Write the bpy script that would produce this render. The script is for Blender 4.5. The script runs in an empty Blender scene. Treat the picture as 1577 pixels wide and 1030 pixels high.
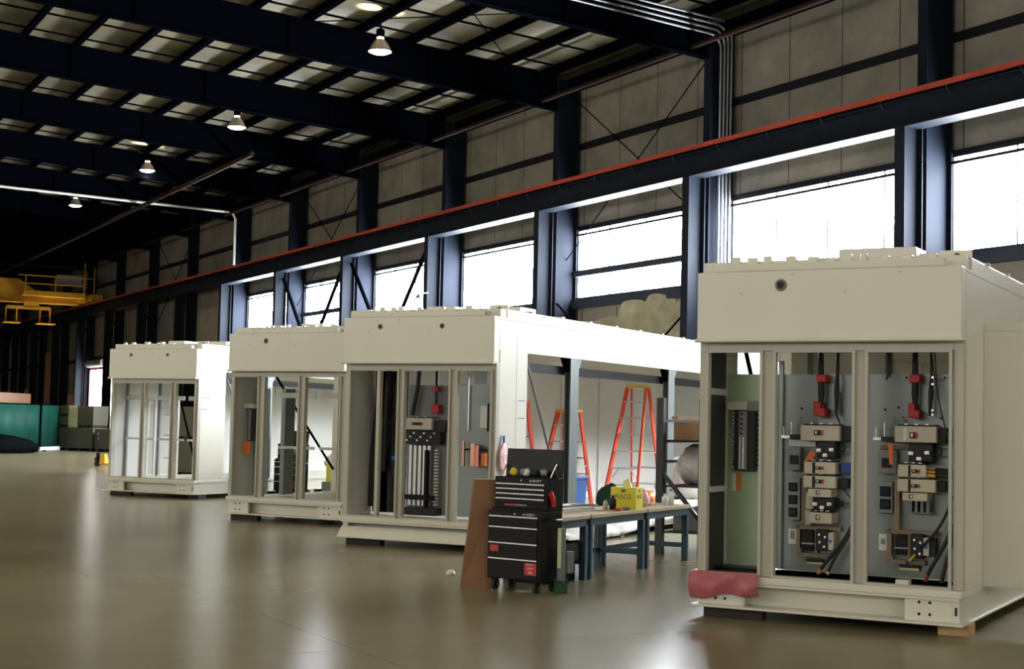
import bpy, bmesh, math, random
from mathutils import Vector, Matrix
random.seed(7)
S = bpy.context.scene
COL = S.collection
PI = math.pi

# ------------------------------------------------------------------ camera
# the hall's own frame: x runs across it towards the windowed wall, y runs along it, z is up
FPX, PITCH, ROLL, YAW = 2321.2, math.radians(3.415), math.radians(1.301), math.radians(-28.30)
cam_d = bpy.data.cameras.new('camera')
cam = bpy.data.objects.new('camera', cam_d)
COL.objects.link(cam)
cam_d.sensor_width = 36.0
cam_d.lens = 36.0 * FPX / 1577.0
cam_d.clip_end = 500
_f = Vector((-math.sin(YAW) * math.cos(PITCH), math.cos(YAW) * math.cos(PITCH), math.sin(PITCH)))
_r0 = Vector((math.cos(YAW), math.sin(YAW), 0))
_u0 = _r0.cross(_f)
_r = math.cos(ROLL) * _r0 + math.sin(ROLL) * _u0
_u = -math.sin(ROLL) * _r0 + math.cos(ROLL) * _u0
cam.matrix_world = Matrix(((_r.x, _u.x, -_f.x, 0), (_r.y, _u.y, -_f.y, 0), (_r.z, _u.z, -_f.z, 1.7), (0, 0, 0, 1)))
S.camera = cam

# ------------------------------------------------------------------ light, exposure
W = bpy.data.worlds.new('overcast_sky')
S.world = W
W.use_nodes = True
W.node_tree.nodes['Background'].inputs[0].default_value = (0.80, 0.88, 1.0, 1)
W.node_tree.nodes['Background'].inputs[1].default_value = 1.0
WINDOW_LIGHT = 84.0
LEFT_FILL = 7.0
FRONT_FILL = 4.3
S.view_settings.view_transform = 'Standard'
S.view_settings.look = 'None'
S.view_settings.exposure = 0.0
S.view_settings.gamma = 1.0
S.view_settings.use_curve_mapping = False


# ------------------------------------------------------------------ materials
def mat(name, col, rough=0.5, metal=0.0, noise=0.0, nscale=4.0, bump=0.0, bscale=20.0, spec=0.5, emit=None, estr=0.0, alpha=1.0, trans=0.0):
    m = bpy.data.materials.new(name)
    m.use_nodes = True
    nt = m.node_tree
    p = nt.nodes['Principled BSDF']
    p.inputs['Base Color'].default_value = (*col, 1)
    p.inputs['Roughness'].default_value = rough
    p.inputs['Metallic'].default_value = metal
    p.inputs['Specular IOR Level'].default_value = spec
    p.inputs['Alpha'].default_value = alpha
    p.inputs['Transmission Weight'].default_value = trans
    if emit:
        p.inputs['Emission Color'].default_value = (*emit, 1)
        p.inputs['Emission Strength'].default_value = estr
    tc = nt.nodes.new('ShaderNodeTexCoord')
    if noise:
        n = nt.nodes.new('ShaderNodeTexNoise')
        n.inputs['Scale'].default_value = nscale
        n.inputs['Detail'].default_value = 5
        nt.links.new(tc.outputs['Object'], n.inputs['Vector'])
        r = nt.nodes.new('ShaderNodeValToRGB')
        r.color_ramp.elements[0].position = 0.3
        r.color_ramp.elements[1].position = 0.7
        r.color_ramp.elements[0].color = (*[c * (1 - noise) for c in col], 1)
        r.color_ramp.elements[1].color = (*[min(1, c * (1 + noise * 0.6)) for c in col], 1)
        nt.links.new(n.outputs['Fac'], r.inputs['Fac'])
        nt.links.new(r.outputs['Color'], p.inputs['Base Color'])
    if bump:
        n2 = nt.nodes.new('ShaderNodeTexNoise')
        n2.inputs['Scale'].default_value = bscale
        n2.inputs['Detail'].default_value = 4
        b = nt.nodes.new('ShaderNodeBump')
        b.inputs['Strength'].default_value = bump
        b.inputs['Distance'].default_value = 0.05
        nt.links.new(tc.outputs['Object'], n2.inputs['Vector'])
        nt.links.new(n2.outputs['Fac'], b.inputs['Height'])
        nt.links.new(b.outputs['Normal'], p.inputs['Normal'])
    return m


M = {}
M['white'] = mat('white_powder_coat', (.74, .73, .64), .38, noise=.03, nscale=1.5)
M['frame'] = mat('grey_white_frame', (.50, .49, .42), .4, noise=.03, nscale=1.5)
M['shade_dark'] = mat('shade_toned_sheet', (.045, .042, .038), .6)  # dark tone that puts interior shade into the colour
M['steel_b'] = mat('navy_column_steel', (.008, .011, .019), .6, spec=.07)
M['white_in'] = mat('white_satin_sheet', (.66, .66, .63), .3, noise=.04, nscale=1.2)
M['grey_paint'] = mat('grey_paint', (.42, .42, .38), .4)
M['galv'] = mat('galvanised_sheet', (.25, .285, .285), .36, .35, noise=.08, nscale=3)
M['green_light_sheet'] = mat('green_light_tint', (.42, .55, .37), .4, .15, noise=.05, nscale=3)  # green light on the panel is put into this base colour
M['steel'] = mat('navy_steel', (.0014, .0018, .0036), .7, noise=.15, nscale=2, spec=.0)
M['column'] = mat('blue_grey_steel', (.0085, .012, .020), .6, noise=.12, nscale=2, spec=.10)
M['steel_grey'] = mat('grey_steel_channel', (.03, .036, .05), .5, spec=.25)
M['girt'] = mat('girt_steel', (.007, .007, .010), .5, spec=.15)
M['orange'] = mat('orange_conductor_bar', (.38, .042, .018), .5, noise=.15, nscale=1)
M['rust'] = mat('rusty_pipe', (.020, .009, .006), .6, spec=.1, noise=.3, nscale=3)
M['pipe_white'] = mat('white_pipe', (.75, .75, .72), .35)
M['conduit'] = mat('zinc_conduit', (.55, .58, .62), .3, .9)
M['yellow'] = mat('crane_yellow', (.60, .30, .012), .5, noise=.1)
M['black'] = mat('black_enamel', (.004, .004, .0045), .35, spec=.2)
M['rubber'] = mat('black_rubber', (.015, .015, .016), .6)
M['chrome'] = mat('brushed_aluminium', (.80, .80, .80), .25, .9)
M['red'] = mat('red_plastic', (.50, .02, .025), .45)
M['red_decal'] = mat('red_decal', (.50, .035, .04), .5)
M['salmon'] = mat('salmon_decal', (.75, .25, .22), .5)
M['ladder'] = mat('orange_fibreglass', (.80, .085, .035), .4)
M['ladder_cap'] = mat('yellow_plastic_cap', (.80, .45, .04), .45)
M['alu'] = mat('mill_aluminium', (.72, .74, .76), .35, .7)
M['beige'] = mat('beige_breaker_case', (.58, .55, .45), .45)
M['beige2'] = mat('pale_breaker_case', (.66, .62, .50), .45)
M['duct'] = mat('tan_wire_duct', (.28, .22, .16), .6)
M['label'] = mat('white_label', (.80, .80, .80), .5)
M['screen'] = mat('dark_meter_screen', (.03, .035, .055), .15)
M['wire_orange'] = mat('orange_wire_end', (.75, .26, .04), .5)
M['wire_yellow'] = mat('yellow_wire_end', (.80, .55, .06), .5)
M['wire_blue'] = mat('blue_wire_end', (.02, .05, .28), .5)
M['brass'] = mat('brass_bar', (.55, .45, .22), .3, .8)
M['copper'] = mat('copper_bar', (.80, .36, .28), .28, .8)
M['tag_orange'] = mat('orange_tag', (.85, .20, .03), .5)
M['pink'] = mat('pink_plastic_bag', (.56, .15, .18), .35, bump=.6, bscale=9, alpha=.78)
M['pink_pale'] = mat('pale_pink_bag', (.90, .55, .62), .4, bump=.6, bscale=12)
M['wood'] = mat('pine_block', (.55, .36, .19), .7, noise=.2, nscale=8)
M['dark_wood'] = mat('dark_timber_block', (.035, .028, .022), .8)
M['bench_top'] = mat('worn_maple_top', (.52, .42, .30), .5, noise=.15, nscale=5)
M['bench_blue'] = mat('blue_bench_steel', (.032, .085, .13), .45, noise=.1)
M['card'] = mat('brown_cardboard', (.25, .13, .065), .8, noise=.12, nscale=3)
M['box'] = mat('tan_cardboard', (.40, .25, .12), .75, noise=.1, nscale=3)
M['rag_yellow'] = mat('yellow_carton', (.85, .78, .05), .5)
M['print_grey'] = mat('grey_print', (.16, .16, .10), .6)
M['tissue'] = mat('pale_yellow_cloth', (.88, .85, .45), .8, bump=.4)
M['film'] = mat('crumpled_clear_film', (.80, .80, .77), .25, bump=1.0, bscale=5)
M['teal'] = mat('teal_screen_vinyl', (.004, .060, .042), .6, noise=.35, nscale=1.2, spec=.2)
M['dark_mound'] = mat('matt_black', (.004, .005, .005), .9, spec=.0)
M['olive'] = mat('olive_grey_crate', (.13, .125, .09), .7, noise=.06, nscale=2)
M['cream'] = mat('cream_paper', (.80, .78, .45), .6)
M['peach'] = mat('peach_board', (.55, .33, .23), .7)
M['green'] = mat('green_bag', (.010, .07, .028), .6, bump=.4)
M['blue_bin'] = mat('blue_bin', (.02, .10, .32), .5)
M['bin_yellow'] = mat('yellow_bin', (.75, .48, .02), .5)
M['glass_clear'] = mat('clear_bottle', (.80, .84, .85), .15)
M['blue_cap'] = mat('blue_cap', (.03, .06, .40), .4)
M['tape_blue'] = mat('blue_tape', (.03, .12, .60), .5)
M['door_red'] = mat('red_door_frame', (.45, .05, .09), .5)
M['shade'] = mat('lamp_reflector', (.45, .38, .30), .35, .6)
M['rack'] = mat('dark_rack_steel', (.018, .02, .026), .45)
M['grey_plastic'] = mat('grey_plastic', (.22, .23, .24), .5)
M['wire'] = mat('dark_wire', (.03, .03, .03), .5)
M['roof_dark'] = mat('roof_sheet_dark', (.10, .10, .10), .6)


def emis(name, col, st):
    m = bpy.data.materials.new(name)
    m.use_nodes = True
    nt = m.node_tree
    nt.nodes.remove(nt.nodes['Principled BSDF'])
    e = nt.nodes.new('ShaderNodeEmission')
    e.inputs[0].default_value = (*col, 1)
    e.inputs[1].default_value = st
    nt.links.new(e.outputs[0], nt.nodes['Material Output'].inputs[0])
    return m


M['pane'] = emis('daylit_window_panel', (.92, .96, 1.0), WINDOW_LIGHT)
M['fill_pane_left'] = emis('left_fill_panel', (1.0, .95, .84), LEFT_FILL)
M['fill_pane_front'] = emis('front_fill_panel', (1.0, .95, .84), FRONT_FILL)
M['doorway'] = emis('daylit_doorway', (1.0, .98, .92), 26.0)
M['doorway_low'] = emis('daylit_yard', (1.0, .86, .55), 1.3)
M['lamp_glow'] = emis('lit_lamp_lens', (1.0, .90, .72), 30.0)
M['uplight'] = emis('lit_lamp_vent', (1.0, .88, .65), 14.0)


def insulation_mat(name, col, axis, period, dirt, bump_s):
    """faced blanket insulation: seams every period along an axis, wrinkles and dust stains of its own"""
    m = mat(name, col, .55, bump=bump_s, bscale=1.6)
    nt = m.node_tree
    p = nt.nodes['Principled BSDF']
    tc = nt.nodes.new('ShaderNodeTexCoord')
    sx = nt.nodes.new('ShaderNodeSeparateXYZ')
    nt.links.new(tc.outputs['Object'], sx.inputs[0])
    dv = nt.nodes.new('ShaderNodeMath'); dv.operation = 'DIVIDE'; dv.inputs[1].default_value = period
    fr = nt.nodes.new('ShaderNodeMath'); fr.operation = 'FRACT'
    lt = nt.nodes.new('ShaderNodeMath'); lt.operation = 'LESS_THAN'; lt.inputs[1].default_value = .018
    nt.links.new(sx.outputs[axis], dv.inputs[0]); nt.links.new(dv.outputs[0], fr.inputs[0]); nt.links.new(fr.outputs[0], lt.inputs[0])
    no = nt.nodes.new('ShaderNodeTexNoise'); no.inputs['Scale'].default_value = .55; no.inputs['Detail'].default_value = 8; no.inputs['Roughness'].default_value = .65
    nt.links.new(tc.outputs['Object'], no.inputs['Vector'])
    r = nt.nodes.new('ShaderNodeValToRGB')
    r.color_ramp.elements[0].position = .32; r.color_ramp.elements[1].position = .62
    r.color_ramp.elements[0].color = (*[c * (1 - dirt) for c in col], 1); r.color_ramp.elements[1].color = (*col, 1)
    nt.links.new(no.outputs['Fac'], r.inputs['Fac'])
    mx = nt.nodes.new('ShaderNodeMix'); mx.data_type = 'RGBA'
    mx.inputs['B'].default_value = (.02, .02, .02, 1)
    nt.links.new(lt.outputs[0], mx.inputs['Factor']); nt.links.new(r.outputs['Color'], mx.inputs['A'])
    nt.links.new(mx.outputs['Result'], p.inputs['Base Color'])
    return m


M['wall_ins'] = insulation_mat('wall_insulation', (.28, .252, .205), 'Y', 1.905, .45, .35)
M['roof_ins'] = insulation_mat('roof_insulation', (.20, .178, .115), 'Y', 1.27, .35, .2)
M['torn'] = mat('torn_insulation', (.36, .33, .21), .5, noise=.3, nscale=2, bump=.8, bscale=3)


def floor_mat():
    m = bpy.data.materials.new('polished_concrete')
    m.use_nodes = True
    nt = m.node_tree
    p = nt.nodes['Principled BSDF']
    tc = nt.nodes.new('ShaderNodeTexCoord')

    def noise(sc, det, rough=.6):
        n = nt.nodes.new('ShaderNodeTexNoise')
        n.inputs['Scale'].default_value = sc; n.inputs['Detail'].default_value = det; n.inputs['Roughness'].default_value = rough
        nt.links.new(tc.outputs['Object'], n.inputs['Vector'])
        return n
    n1 = noise(.35, 4, .5)
    r = nt.nodes.new('ShaderNodeValToRGB')
    cr = r.color_ramp
    cr.elements[0].position = .30; cr.elements[0].color = (.186, .164, .098, 1)
    cr.elements[1].position = .68; cr.elements[1].color = (.232, .206, .127, 1)
    nt.links.new(n1.outputs['Fac'], r.inputs['Fac'])
    n2 = noise(5, 3)
    mx = nt.nodes.new('ShaderNodeMix'); mx.data_type = 'RGBA'; mx.blend_type = 'MULTIPLY'; mx.inputs['Factor'].default_value = .10
    r2 = nt.nodes.new('ShaderNodeValToRGB'); r2.color_ramp.elements[0].position = .30; r2.color_ramp.elements[0].color = (.80, .78, .74, 1); r2.color_ramp.elements[1].position = .6
    nt.links.new(n2.outputs['Fac'], r2.inputs['Fac'])
    nt.links.new(r.outputs['Color'], mx.inputs['A']); nt.links.new(r2.outputs['Color'], mx.inputs['B'])
    # saw-cut control joints
    sx = nt.nodes.new('ShaderNodeSeparateXYZ'); nt.links.new(tc.outputs['Object'], sx.inputs[0])
    prev = None
    for ax, off, per in (('X', -4.40, 6.1), ('Y', -2.9, 7.62)):
        a = nt.nodes.new('ShaderNodeMath'); a.operation = 'ADD'; a.inputs[1].default_value = off + 100 * per
        d = nt.nodes.new('ShaderNodeMath'); d.operation = 'DIVIDE'; d.inputs[1].default_value = per
        f = nt.nodes.new('ShaderNodeMath'); f.operation = 'FRACT'
        l = nt.nodes.new('ShaderNodeMath'); l.operation = 'LESS_THAN'; l.inputs[1].default_value = .006 / per
        nt.links.new(sx.outputs[ax], a.inputs[0]); nt.links.new(a.outputs[0], d.inputs[0]); nt.links.new(d.outputs[0], f.inputs[0]); nt.links.new(f.outputs[0], l.inputs[0])
        if prev is None:
            prev = l
        else:
            q = nt.nodes.new('ShaderNodeMath'); q.operation = 'MAXIMUM'
            nt.links.new(prev.outputs[0], q.inputs[0]); nt.links.new(l.outputs[0], q.inputs[1]); prev = q
    mj = nt.nodes.new('ShaderNodeMix'); mj.data_type = 'RGBA'; mj.inputs['B'].default_value = (.055, .045, .03, 1)
    nt.links.new(prev.outputs[0], mj.inputs['Factor']); nt.links.new(mx.outputs['Result'], mj.inputs['A'])
    nt.links.new(mj.outputs['Result'], p.inputs['Base Color'])
    n3 = noise(.6, 2)
    mr = nt.nodes.new('ShaderNodeMapRange'); mr.inputs['From Min'].default_value = .3; mr.inputs['From Max'].default_value = .7
    mr.inputs['To Min'].default_value = .262; mr.inputs['To Max'].default_value = .272
    nt.links.new(n3.outputs['Fac'], mr.inputs['Value']); nt.links.new(mr.outputs[0], p.inputs['Roughness'])
    p.inputs['Specular IOR Level'].default_value = .24
    return m


M['floor'] = floor_mat()


# ------------------------------------------------------------------ mesh helpers
class B:
    def __init__(self):
        self.v, self.f, self.mi, self.sm = [], [], [], []

    def add(self, vs, fs, m=0, smooth=False):
        o = len(self.v)
        self.v += [tuple(q) for q in vs]
        for f in fs:
            self.f.append([i + o for i in f]); self.mi.append(m); self.sm.append(smooth)
        return self

    def box(self, x0, x1, y0, y1, z0, z1, m=0):
        return self.add([(x0, y0, z0), (x1, y0, z0), (x1, y1, z0), (x0, y1, z0), (x0, y0, z1), (x1, y0, z1), (x1, y1, z1), (x0, y1, z1)],
                        [(0, 3, 2, 1), (4, 5, 6, 7), (0, 1, 5, 4), (1, 2, 6, 5), (2, 3, 7, 6), (3, 0, 4, 7)], m)

    def hexa(self, bottom, top, m=0):
        return self.add(list(bottom) + list(top), [(0, 3, 2, 1), (4, 5, 6, 7), (0, 1, 5, 4), (1, 2, 6, 5), (2, 3, 7, 6), (3, 0, 4, 7)], m)

    def bar(self, a, b, w, h, m=0, up=(0, 0, 1)):
        a, b = Vector(a), Vector(b)
        d = (b - a).normalized(); up = Vector(up)
        if abs(d.dot(up)) > .99: up = Vector((1, 0, 0))
        s = d.cross(up).normalized() * (w / 2); t = s.cross(d).normalized() * (h / 2)
        return self.hexa([a - s - t, a + s - t, a + s + t, a - s + t], [b - s - t, b + s - t, b + s + t, b - s + t], m)

    def tube(self, pts, r, seg=10, m=0, cap=True):
        pts = [Vector(p) for p in pts]
        rs = r if isinstance(r, (list, tuple)) else [r] * len(pts)
        rings, prev = [], None
        for i, p in enumerate(pts):
            d = (pts[min(i + 1, len(pts) - 1)] - pts[max(i - 1, 0)]).normalized()
            if prev is None:
                u = d.orthogonal().normalized()
            else:
                u = (prev - d * prev.dot(d)).normalized()
            prev = u
            w = d.cross(u)
            rings.append([p + (u * math.cos(2 * PI * k / seg) + w * math.sin(2 * PI * k / seg)) * rs[i] for k in range(seg)])
        vs = [q for rg in rings for q in rg]
        fs = [(i * seg + k, i * seg + (k + 1) % seg, (i + 1) * seg + (k + 1) % seg, (i + 1) * seg + k) for i in range(len(rings) - 1) for k in range(seg)]
        self.add(vs, fs, m, True)
        if cap:
            self.add(rings[0], [tuple(reversed(range(seg)))], m); self.add(rings[-1], [tuple(range(seg))], m)
        return self

    def cyl(self, a, b, r, seg=14, m=0):
        return self.tube([a, b], r, seg, m)

    def lathe(self, prof, c=(0, 0, 0), seg=20, m=0):
        vs, fs = [], []
        for (r, z) in prof:
            vs += [(c[0] + r * math.cos(2 * PI * k / seg), c[1] + r * math.sin(2 * PI * k / seg), c[2] + z) for k in range(seg)]
        for i in range(len(prof) - 1):
            fs += [(i * seg + k, i * seg + (k + 1) % seg, (i + 1) * seg + (k + 1) % seg, (i + 1) * seg + k) for k in range(seg)]
        return self.add(vs, fs, m, True)

    def blob(self, c, rx, ry, rz, amp=.15, seg=14, rings=9, m=0, seed=1, flat=True):
        rnd = random.Random(seed)
        ph = [(rnd.uniform(1, 4), rnd.uniform(1, 4), rnd.uniform(0, 6)) for _ in range(5)]
        vs, fs = [], []
        for i in range(rings + 1):
            th = PI * i / rings
            for k in range(seg):
                a = 2 * PI * k / seg
                q = 1 + amp * sum(math.sin(p0 * 2 * a * round(p1) / 2 + p2 + p1 * th) for p0, p1, p2 in [(round(x), y, z) for x, y, z in ph]) / 3
                z = math.cos(th) * rz * q
                if flat: z = max(z, -rz * .8)
                vs.append((c[0] + rx * q * math.sin(th) * math.cos(a), c[1] + ry * q * math.sin(th) * math.sin(a), c[2] + z))
        for i in range(rings):
            fs += [(i * seg + k, (i + 1) * seg + k, (i + 1) * seg + (k + 1) % seg, i * seg + (k + 1) % seg) for k in range(seg)]
        return self.add(vs, fs, m, True)

    def obj(self, name, mats, parent=None, loc=(0, 0, 0), rotz=0.0, label=None):
        me = bpy.data.meshes.new(name)
        me.from_pydata(self.v, [], self.f)
        for mm in (mats if isinstance(mats, (list, tuple)) else [mats]):
            me.materials.append(M[mm] if isinstance(mm, str) else mm)
        me.polygons.foreach_set('material_index', self.mi)
        me.polygons.foreach_set('use_smooth', self.sm)
        bm = bmesh.new(); bm.from_mesh(me); bmesh.ops.recalc_face_normals(bm, faces=bm.faces); bm.to_mesh(me); bm.free()
        me.update()
        o = bpy.data.objects.new(name, me)
        COL.objects.link(o)
        o.location = loc; o.rotation_euler = (0, 0, rotz)
        if parent: o.parent = parent
        if label: o['label'] = label
        return o


def bevel(o, w=.008, seg=2):
    md = o.modifiers.new('bevel', 'BEVEL'); md.width = w; md.segments = seg; md.limit_method = 'ANGLE'
    return o


def tag(o, label=None, cat=None, group=None, kind=None):
    if label: o['label'] = label
    if cat: o['category'] = cat
    if group: o['group'] = group
    if kind: o['kind'] = kind
    return o


def thing(name, label, cat, loc=(0, 0, 0), rotz=0.0, group=None):
    o = bpy.data.objects.new(name, None)
    COL.objects.link(o)
    o.location = loc; o.rotation_euler = (0, 0, rotz)
    return tag(o, label, cat, group)


def copy_tree(o, parent=None):
    c = o.copy(); COL.objects.link(c); c.parent = parent
    for ch in list(o.children): copy_tree(ch, c)
    return c


def text_mesh(txt, size, name, mtl, parent, loc, rot, extrude=.001, shear=0.0):
    cu = bpy.data.curves.new(name, 'FONT'); cu.body = txt; cu.size = size; cu.extrude = extrude; cu.shear = shear; cu.align_x = 'CENTER'; cu.align_y = 'CENTER'
    t = bpy.data.objects.new('t', cu); COL.objects.link(t)
    dg = bpy.context.evaluated_depsgraph_get(); dg.update()
    me = bpy.data.meshes.new_from_object(t.evaluated_get(dg))
    COL.objects.unlink(t); bpy.data.objects.remove(t)
    me.materials.clear(); me.materials.append(M[mtl])
    o = bpy.data.objects.new(name, me); COL.objects.link(o)
    o.parent = parent; o.location = loc; o.rotation_euler = rot
    return o


ORD = ['first', 'second', 'third', 'fourth', 'fifth', 'sixth', 'seventh', 'eighth', 'ninth', 'tenth', 'eleventh', 'twelfth', 'thirteenth', 'fourteenth', 'fifteenth', 'sixteenth', 'seventeenth', 'eighteenth']

# ================================================================== the hall
Y0, Y1, XL, XR = -14.0, 152.0, -23.0, 23.0
S0, BAY = 23.25, 7.62
cols_y = [S0 + BAY * k for k in range(-1, 17)]


def roof_z(x): return 13.48 - .063 * abs(x)            # top of the frames


tag(B().box(XL - .3, XR + .3, Y0 - .3, Y1 + .3, -.2, 0).obj('floor', 'floor'), kind='structure')
b = B()
for xa, xb in ((XL - .3, 0), (0, XR + .3)):
    za, zb = roof_z(xa) + .32, roof_z(xb) + .32
    b.hexa([(xa, Y0 - .3, za), (xb, Y0 - .3, zb), (xb, Y1 + .3, zb), (xa, Y1 + .3, za)],
           [(xa, Y0 - .3, za + .12), (xb, Y0 - .3, zb + .12), (xb, Y1 + .3, zb + .12), (xa, Y1 + .3, za + .12)])
tag(b.obj('ceiling', 'roof_ins'), kind='structure')

# right wall, with openings for the window band and the roll-up door
SILL, HEAD = 5.44, 7.52
WIN = [cols_y[i] for i in range(0, 7)]                 # windows start at these columns
DOOR = (92.4, 99.05, 4.58)
b = B()
wx0, wx1 = 22.86, 23.1
DX = 22.36
b.box(wx0, wx1, Y0, DOOR[0], 0, SILL); b.box(wx0, wx1, DOOR[1], Y1, 0, SILL); b.box(wx0, wx1, DOOR[0], DOOR[1], DOOR[2], SILL)
b.box(wx0, wx1, Y0, WIN[0] + .1, SILL, HEAD); b.box(wx0, wx1, WIN[-1] + BAY - .1, Y1, SILL, HEAD)
for yk in WIN[1:]: b.box(wx0, wx1, yk - .1, yk + .1, SILL, HEAD)
b.box(wx0, wx1, Y0, Y1, HEAD, 12.5)
b.box(22.62, wx0, 69.2, DOOR[0] - .4, 0, 11.7); b.box(22.62, wx0, DOOR[1] + .6, Y1, 0, 11.7); b.box(22.62, wx0, DOOR[0] - .4, DOOR[1] + .6, DOOR[2] + .9, 11.7)
tag(b.obj('wall_right', 'wall_ins'), kind='structure')
b = B().box(XL - .2, XL, Y0, Y1, 0, 5.4).box(XL - .2, XL, Y0, Y1, 8.4, 12.5).box(XL - .2, XL, Y0, -12, 5.4, 8.4).box(XL - .2, XL, 70, Y1, 5.4, 8.4)
tag(b.obj('wall_left', 'wall_ins'), kind='structure')
tag(B().box(XL, XR, Y1, Y1 + .2, 0, 13.6).obj('wall_far', 'wall_ins'), kind='structure')
tag(B().box(XL, XR, Y0 - .2, Y0, 0, 2.5).box(XL, XR, Y0 - .2, Y0, 7.5, 13.6).box(XL, -2, Y0 - .2, Y0, 2.5, 7.5).box(22, XR, Y0 - .2, Y0, 2.5, 7.5).obj('wall_front', 'wall_ins'), kind='structure')

# windows
for i, yk in enumerate(WIN):
    ya, yb = yk + .1, yk + BAY - .1
    fr = B().box(22.80, 22.95, ya, yb, SILL, SILL + .05).box(22.82, 22.95, ya, yb, HEAD - .05, HEAD)
    fr.box(22.74, 22.86, ya, yb, 7.31, 7.375)
    for q in (1, 2, 3): fr.box(22.86, 22.90, ya + q * 1.9 - .014, ya + q * 1.9 + .014, SILL, HEAD)
    w = fr.obj('window_%d' % (i + 1), 'girt'); w['kind'] = 'structure'
    B().box(22.97, 22.99, ya, yb, SILL, HEAD).obj('pane', 'pane', w)
    if i in (2, 5): B().box(22.70, 22.86, ya, yb, 6.10, 6.28).obj('middle_rail', 'steel_grey', w)
fr = B()  # unseen left-wall window band, added as soft fill for the enclosure fronts
for q in range(12): fr.box(XL - .05, XL, -12 + q * 7.45 - .06, -12 + q * 7.45 + .06, 5.4, 8.4)
w = fr.obj('window_8', 'girt'); w['kind'] = 'structure'
B().box(XL - .1, XL - .08, -12, 70, 5.4, 8.4).obj('pane', 'fill_pane_left', w)

fr = B()  # unseen glowing window behind the camera, added to brighten the enclosure sides
for q in range(9): fr.box(-2 + q * 3 - .06, -2 + q * 3 + .06, Y0 - .05, Y0 + .05, 2.5, 7.5)
w = fr.obj('window_9', 'girt'); w['kind'] = 'structure'
B().box(-2, 22, Y0 - .12, Y0 - .1, 2.5, 7.5).obj('pane', 'fill_pane_front', w)

# roll-up door, open
d = B().box(DX - .06, 22.9, DOOR[0] - .2, DOOR[0], 0, DOOR[2] + .12).box(DX - .06, 22.9, DOOR[1], DOOR[1] + .12, 0, DOOR[2] + .12).box(DX - .06, 22.9, DOOR[0], DOOR[1], DOOR[2], DOOR[2] + .12).obj('door_1', 'door_red')
d['kind'] = 'structure'
B().box(DX, DX + .02, DOOR[0], DOOR[1], 1.70, DOOR[2]).obj('daylight_opening', 'doorway', d)
B().box(DX, DX + .02, DOOR[0], DOOR[1], 0, 1.70).obj('sunlit_yard', 'doorway_low', d)
B().cyl((22.15, DOOR[0] + 2.2, 4.98), (22.15, DOOR[1] - .2, 4.98), .25, 16).obj('roll_drum', 'galv', d)

# girts and trims
for i, (za, zb, x0, mt) in enumerate([(9.90, 10.10, 22.79, 'girt'), (5.16, SILL, 22.70, 'steel_grey'), (HEAD, HEAD + .09, 22.79, 'girt'), (2.3, 2.5, 22.79, 'girt')]):
    if za == 2.3:
        t = B().box(x0, 22.86, Y0, DOOR[0] - .3, za, zb).box(x0, 22.86, DOOR[1] + .3, Y1, za, zb)
    else:
        t = B().box(x0, 22.86, Y0, Y1, za, zb)
        if i == 0: t.box(22.53, 22.62, 69.2, Y1, za, zb).box(22.53, 22.62, 69.2, Y1, 5.2, 5.4)
    tag(t.obj('trim_%d' % (i + 1), mt), kind='structure')
tag(B().box(22.42, 22.84, Y0, Y1, 11.72, 12.02).obj('trim_5', 'steel'), kind='structure')


# steel frame -------------------------------------------------------
def near(k):    # how a column is found in the picture
    return ORD[k] + (' from the right edge of the photo' if k < 9 else ' of the row, far down the hall')


for k, yk in enumerate(cols_y[1:]):
    # crane column: flanges across, web along x
    c = B().box(21.45, 21.475, yk - .15, yk + .15, 0, 7.97).box(21.925, 21.95, yk - .15, yk + .15, 0, 7.97).box(21.475, 21.925, yk - .012, yk + .012, 0, 7.97)
    o = tag(c.obj('crane_column', 'column'), 'slim blue-grey crane column under the runway beam, ' + near(k), 'column', 'columns carrying the crane runway')
    c = B().box(22.06, 22.085, yk - .14, yk + .14, 0, 12.0).box(22.755, 22.78, yk - .14, yk + .14, 0, 12.0).box(22.085, 22.755, yk - .01, yk + .01, 0, 12.0)
    tag(c.obj('building_column', 'steel_b'), 'deep navy building column rising to the roof frame, ' + near(k), 'column', 'columns of the roof frames')
    # tie between the two
    t = B().box(21.95, 22.06, yk - .05, yk + .05, 7.2, 7.3)
    tag(t.obj('column_tie', 'steel'), 'small tie of a column pair, ' + near(k), 'bracket', 'ties between the column pairs')
    # rafter
    r = B()
    for sgn in (1, -1):
        xa, xb = 22.05 * sgn, 0.0
        zt, zb_ = roof_z(xa), roof_z(0)
        za, zc = zt - 1.05, zb_ - 1.05
        hw = .125
        r.hexa([(xa, yk - hw, za), (xb, yk - hw, zc), (xb, yk + hw, zc), (xa, yk + hw, za)], [(xa, yk - hw, za + .025), (xb, yk - hw, zc + .025), (xb, yk + hw, zc + .025), (xa, yk + hw, za + .025)])
        r.hexa([(xa, yk - hw, zt - .025), (xb, yk - hw, zb_ - .025), (xb, yk + hw, zb_ - .025), (xa, yk + hw, zt - .025)], [(xa, yk - hw, zt), (xb, yk - hw, zb_), (xb, yk + hw, zb_), (xa, yk + hw, zt)])
        r.hexa([(xa, yk - .01, za), (xb, yk - .01, zc), (xb, yk + .01, zc), (xa, yk + .01, za)], [(xa, yk - .01, zt), (xb, yk - .01, zb_), (xb, yk + .01, zb_), (xa, yk + .01, zt)])
        for q in range(1, 5):
            xq = sgn * (22.05 - q * 4.2)
            r.box(xq - .008, xq + .008, yk - .1, yk + .1, roof_z(xq) - 1.04, roof_z(xq) - .02)
    tag(r.obj('roof_frame', 'steel'), 'deep navy roof beam running up from the wall, ' + near(k).replace('from the right edge of the photo', 'from the camera'), 'beam', 'roof frames')

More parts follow.
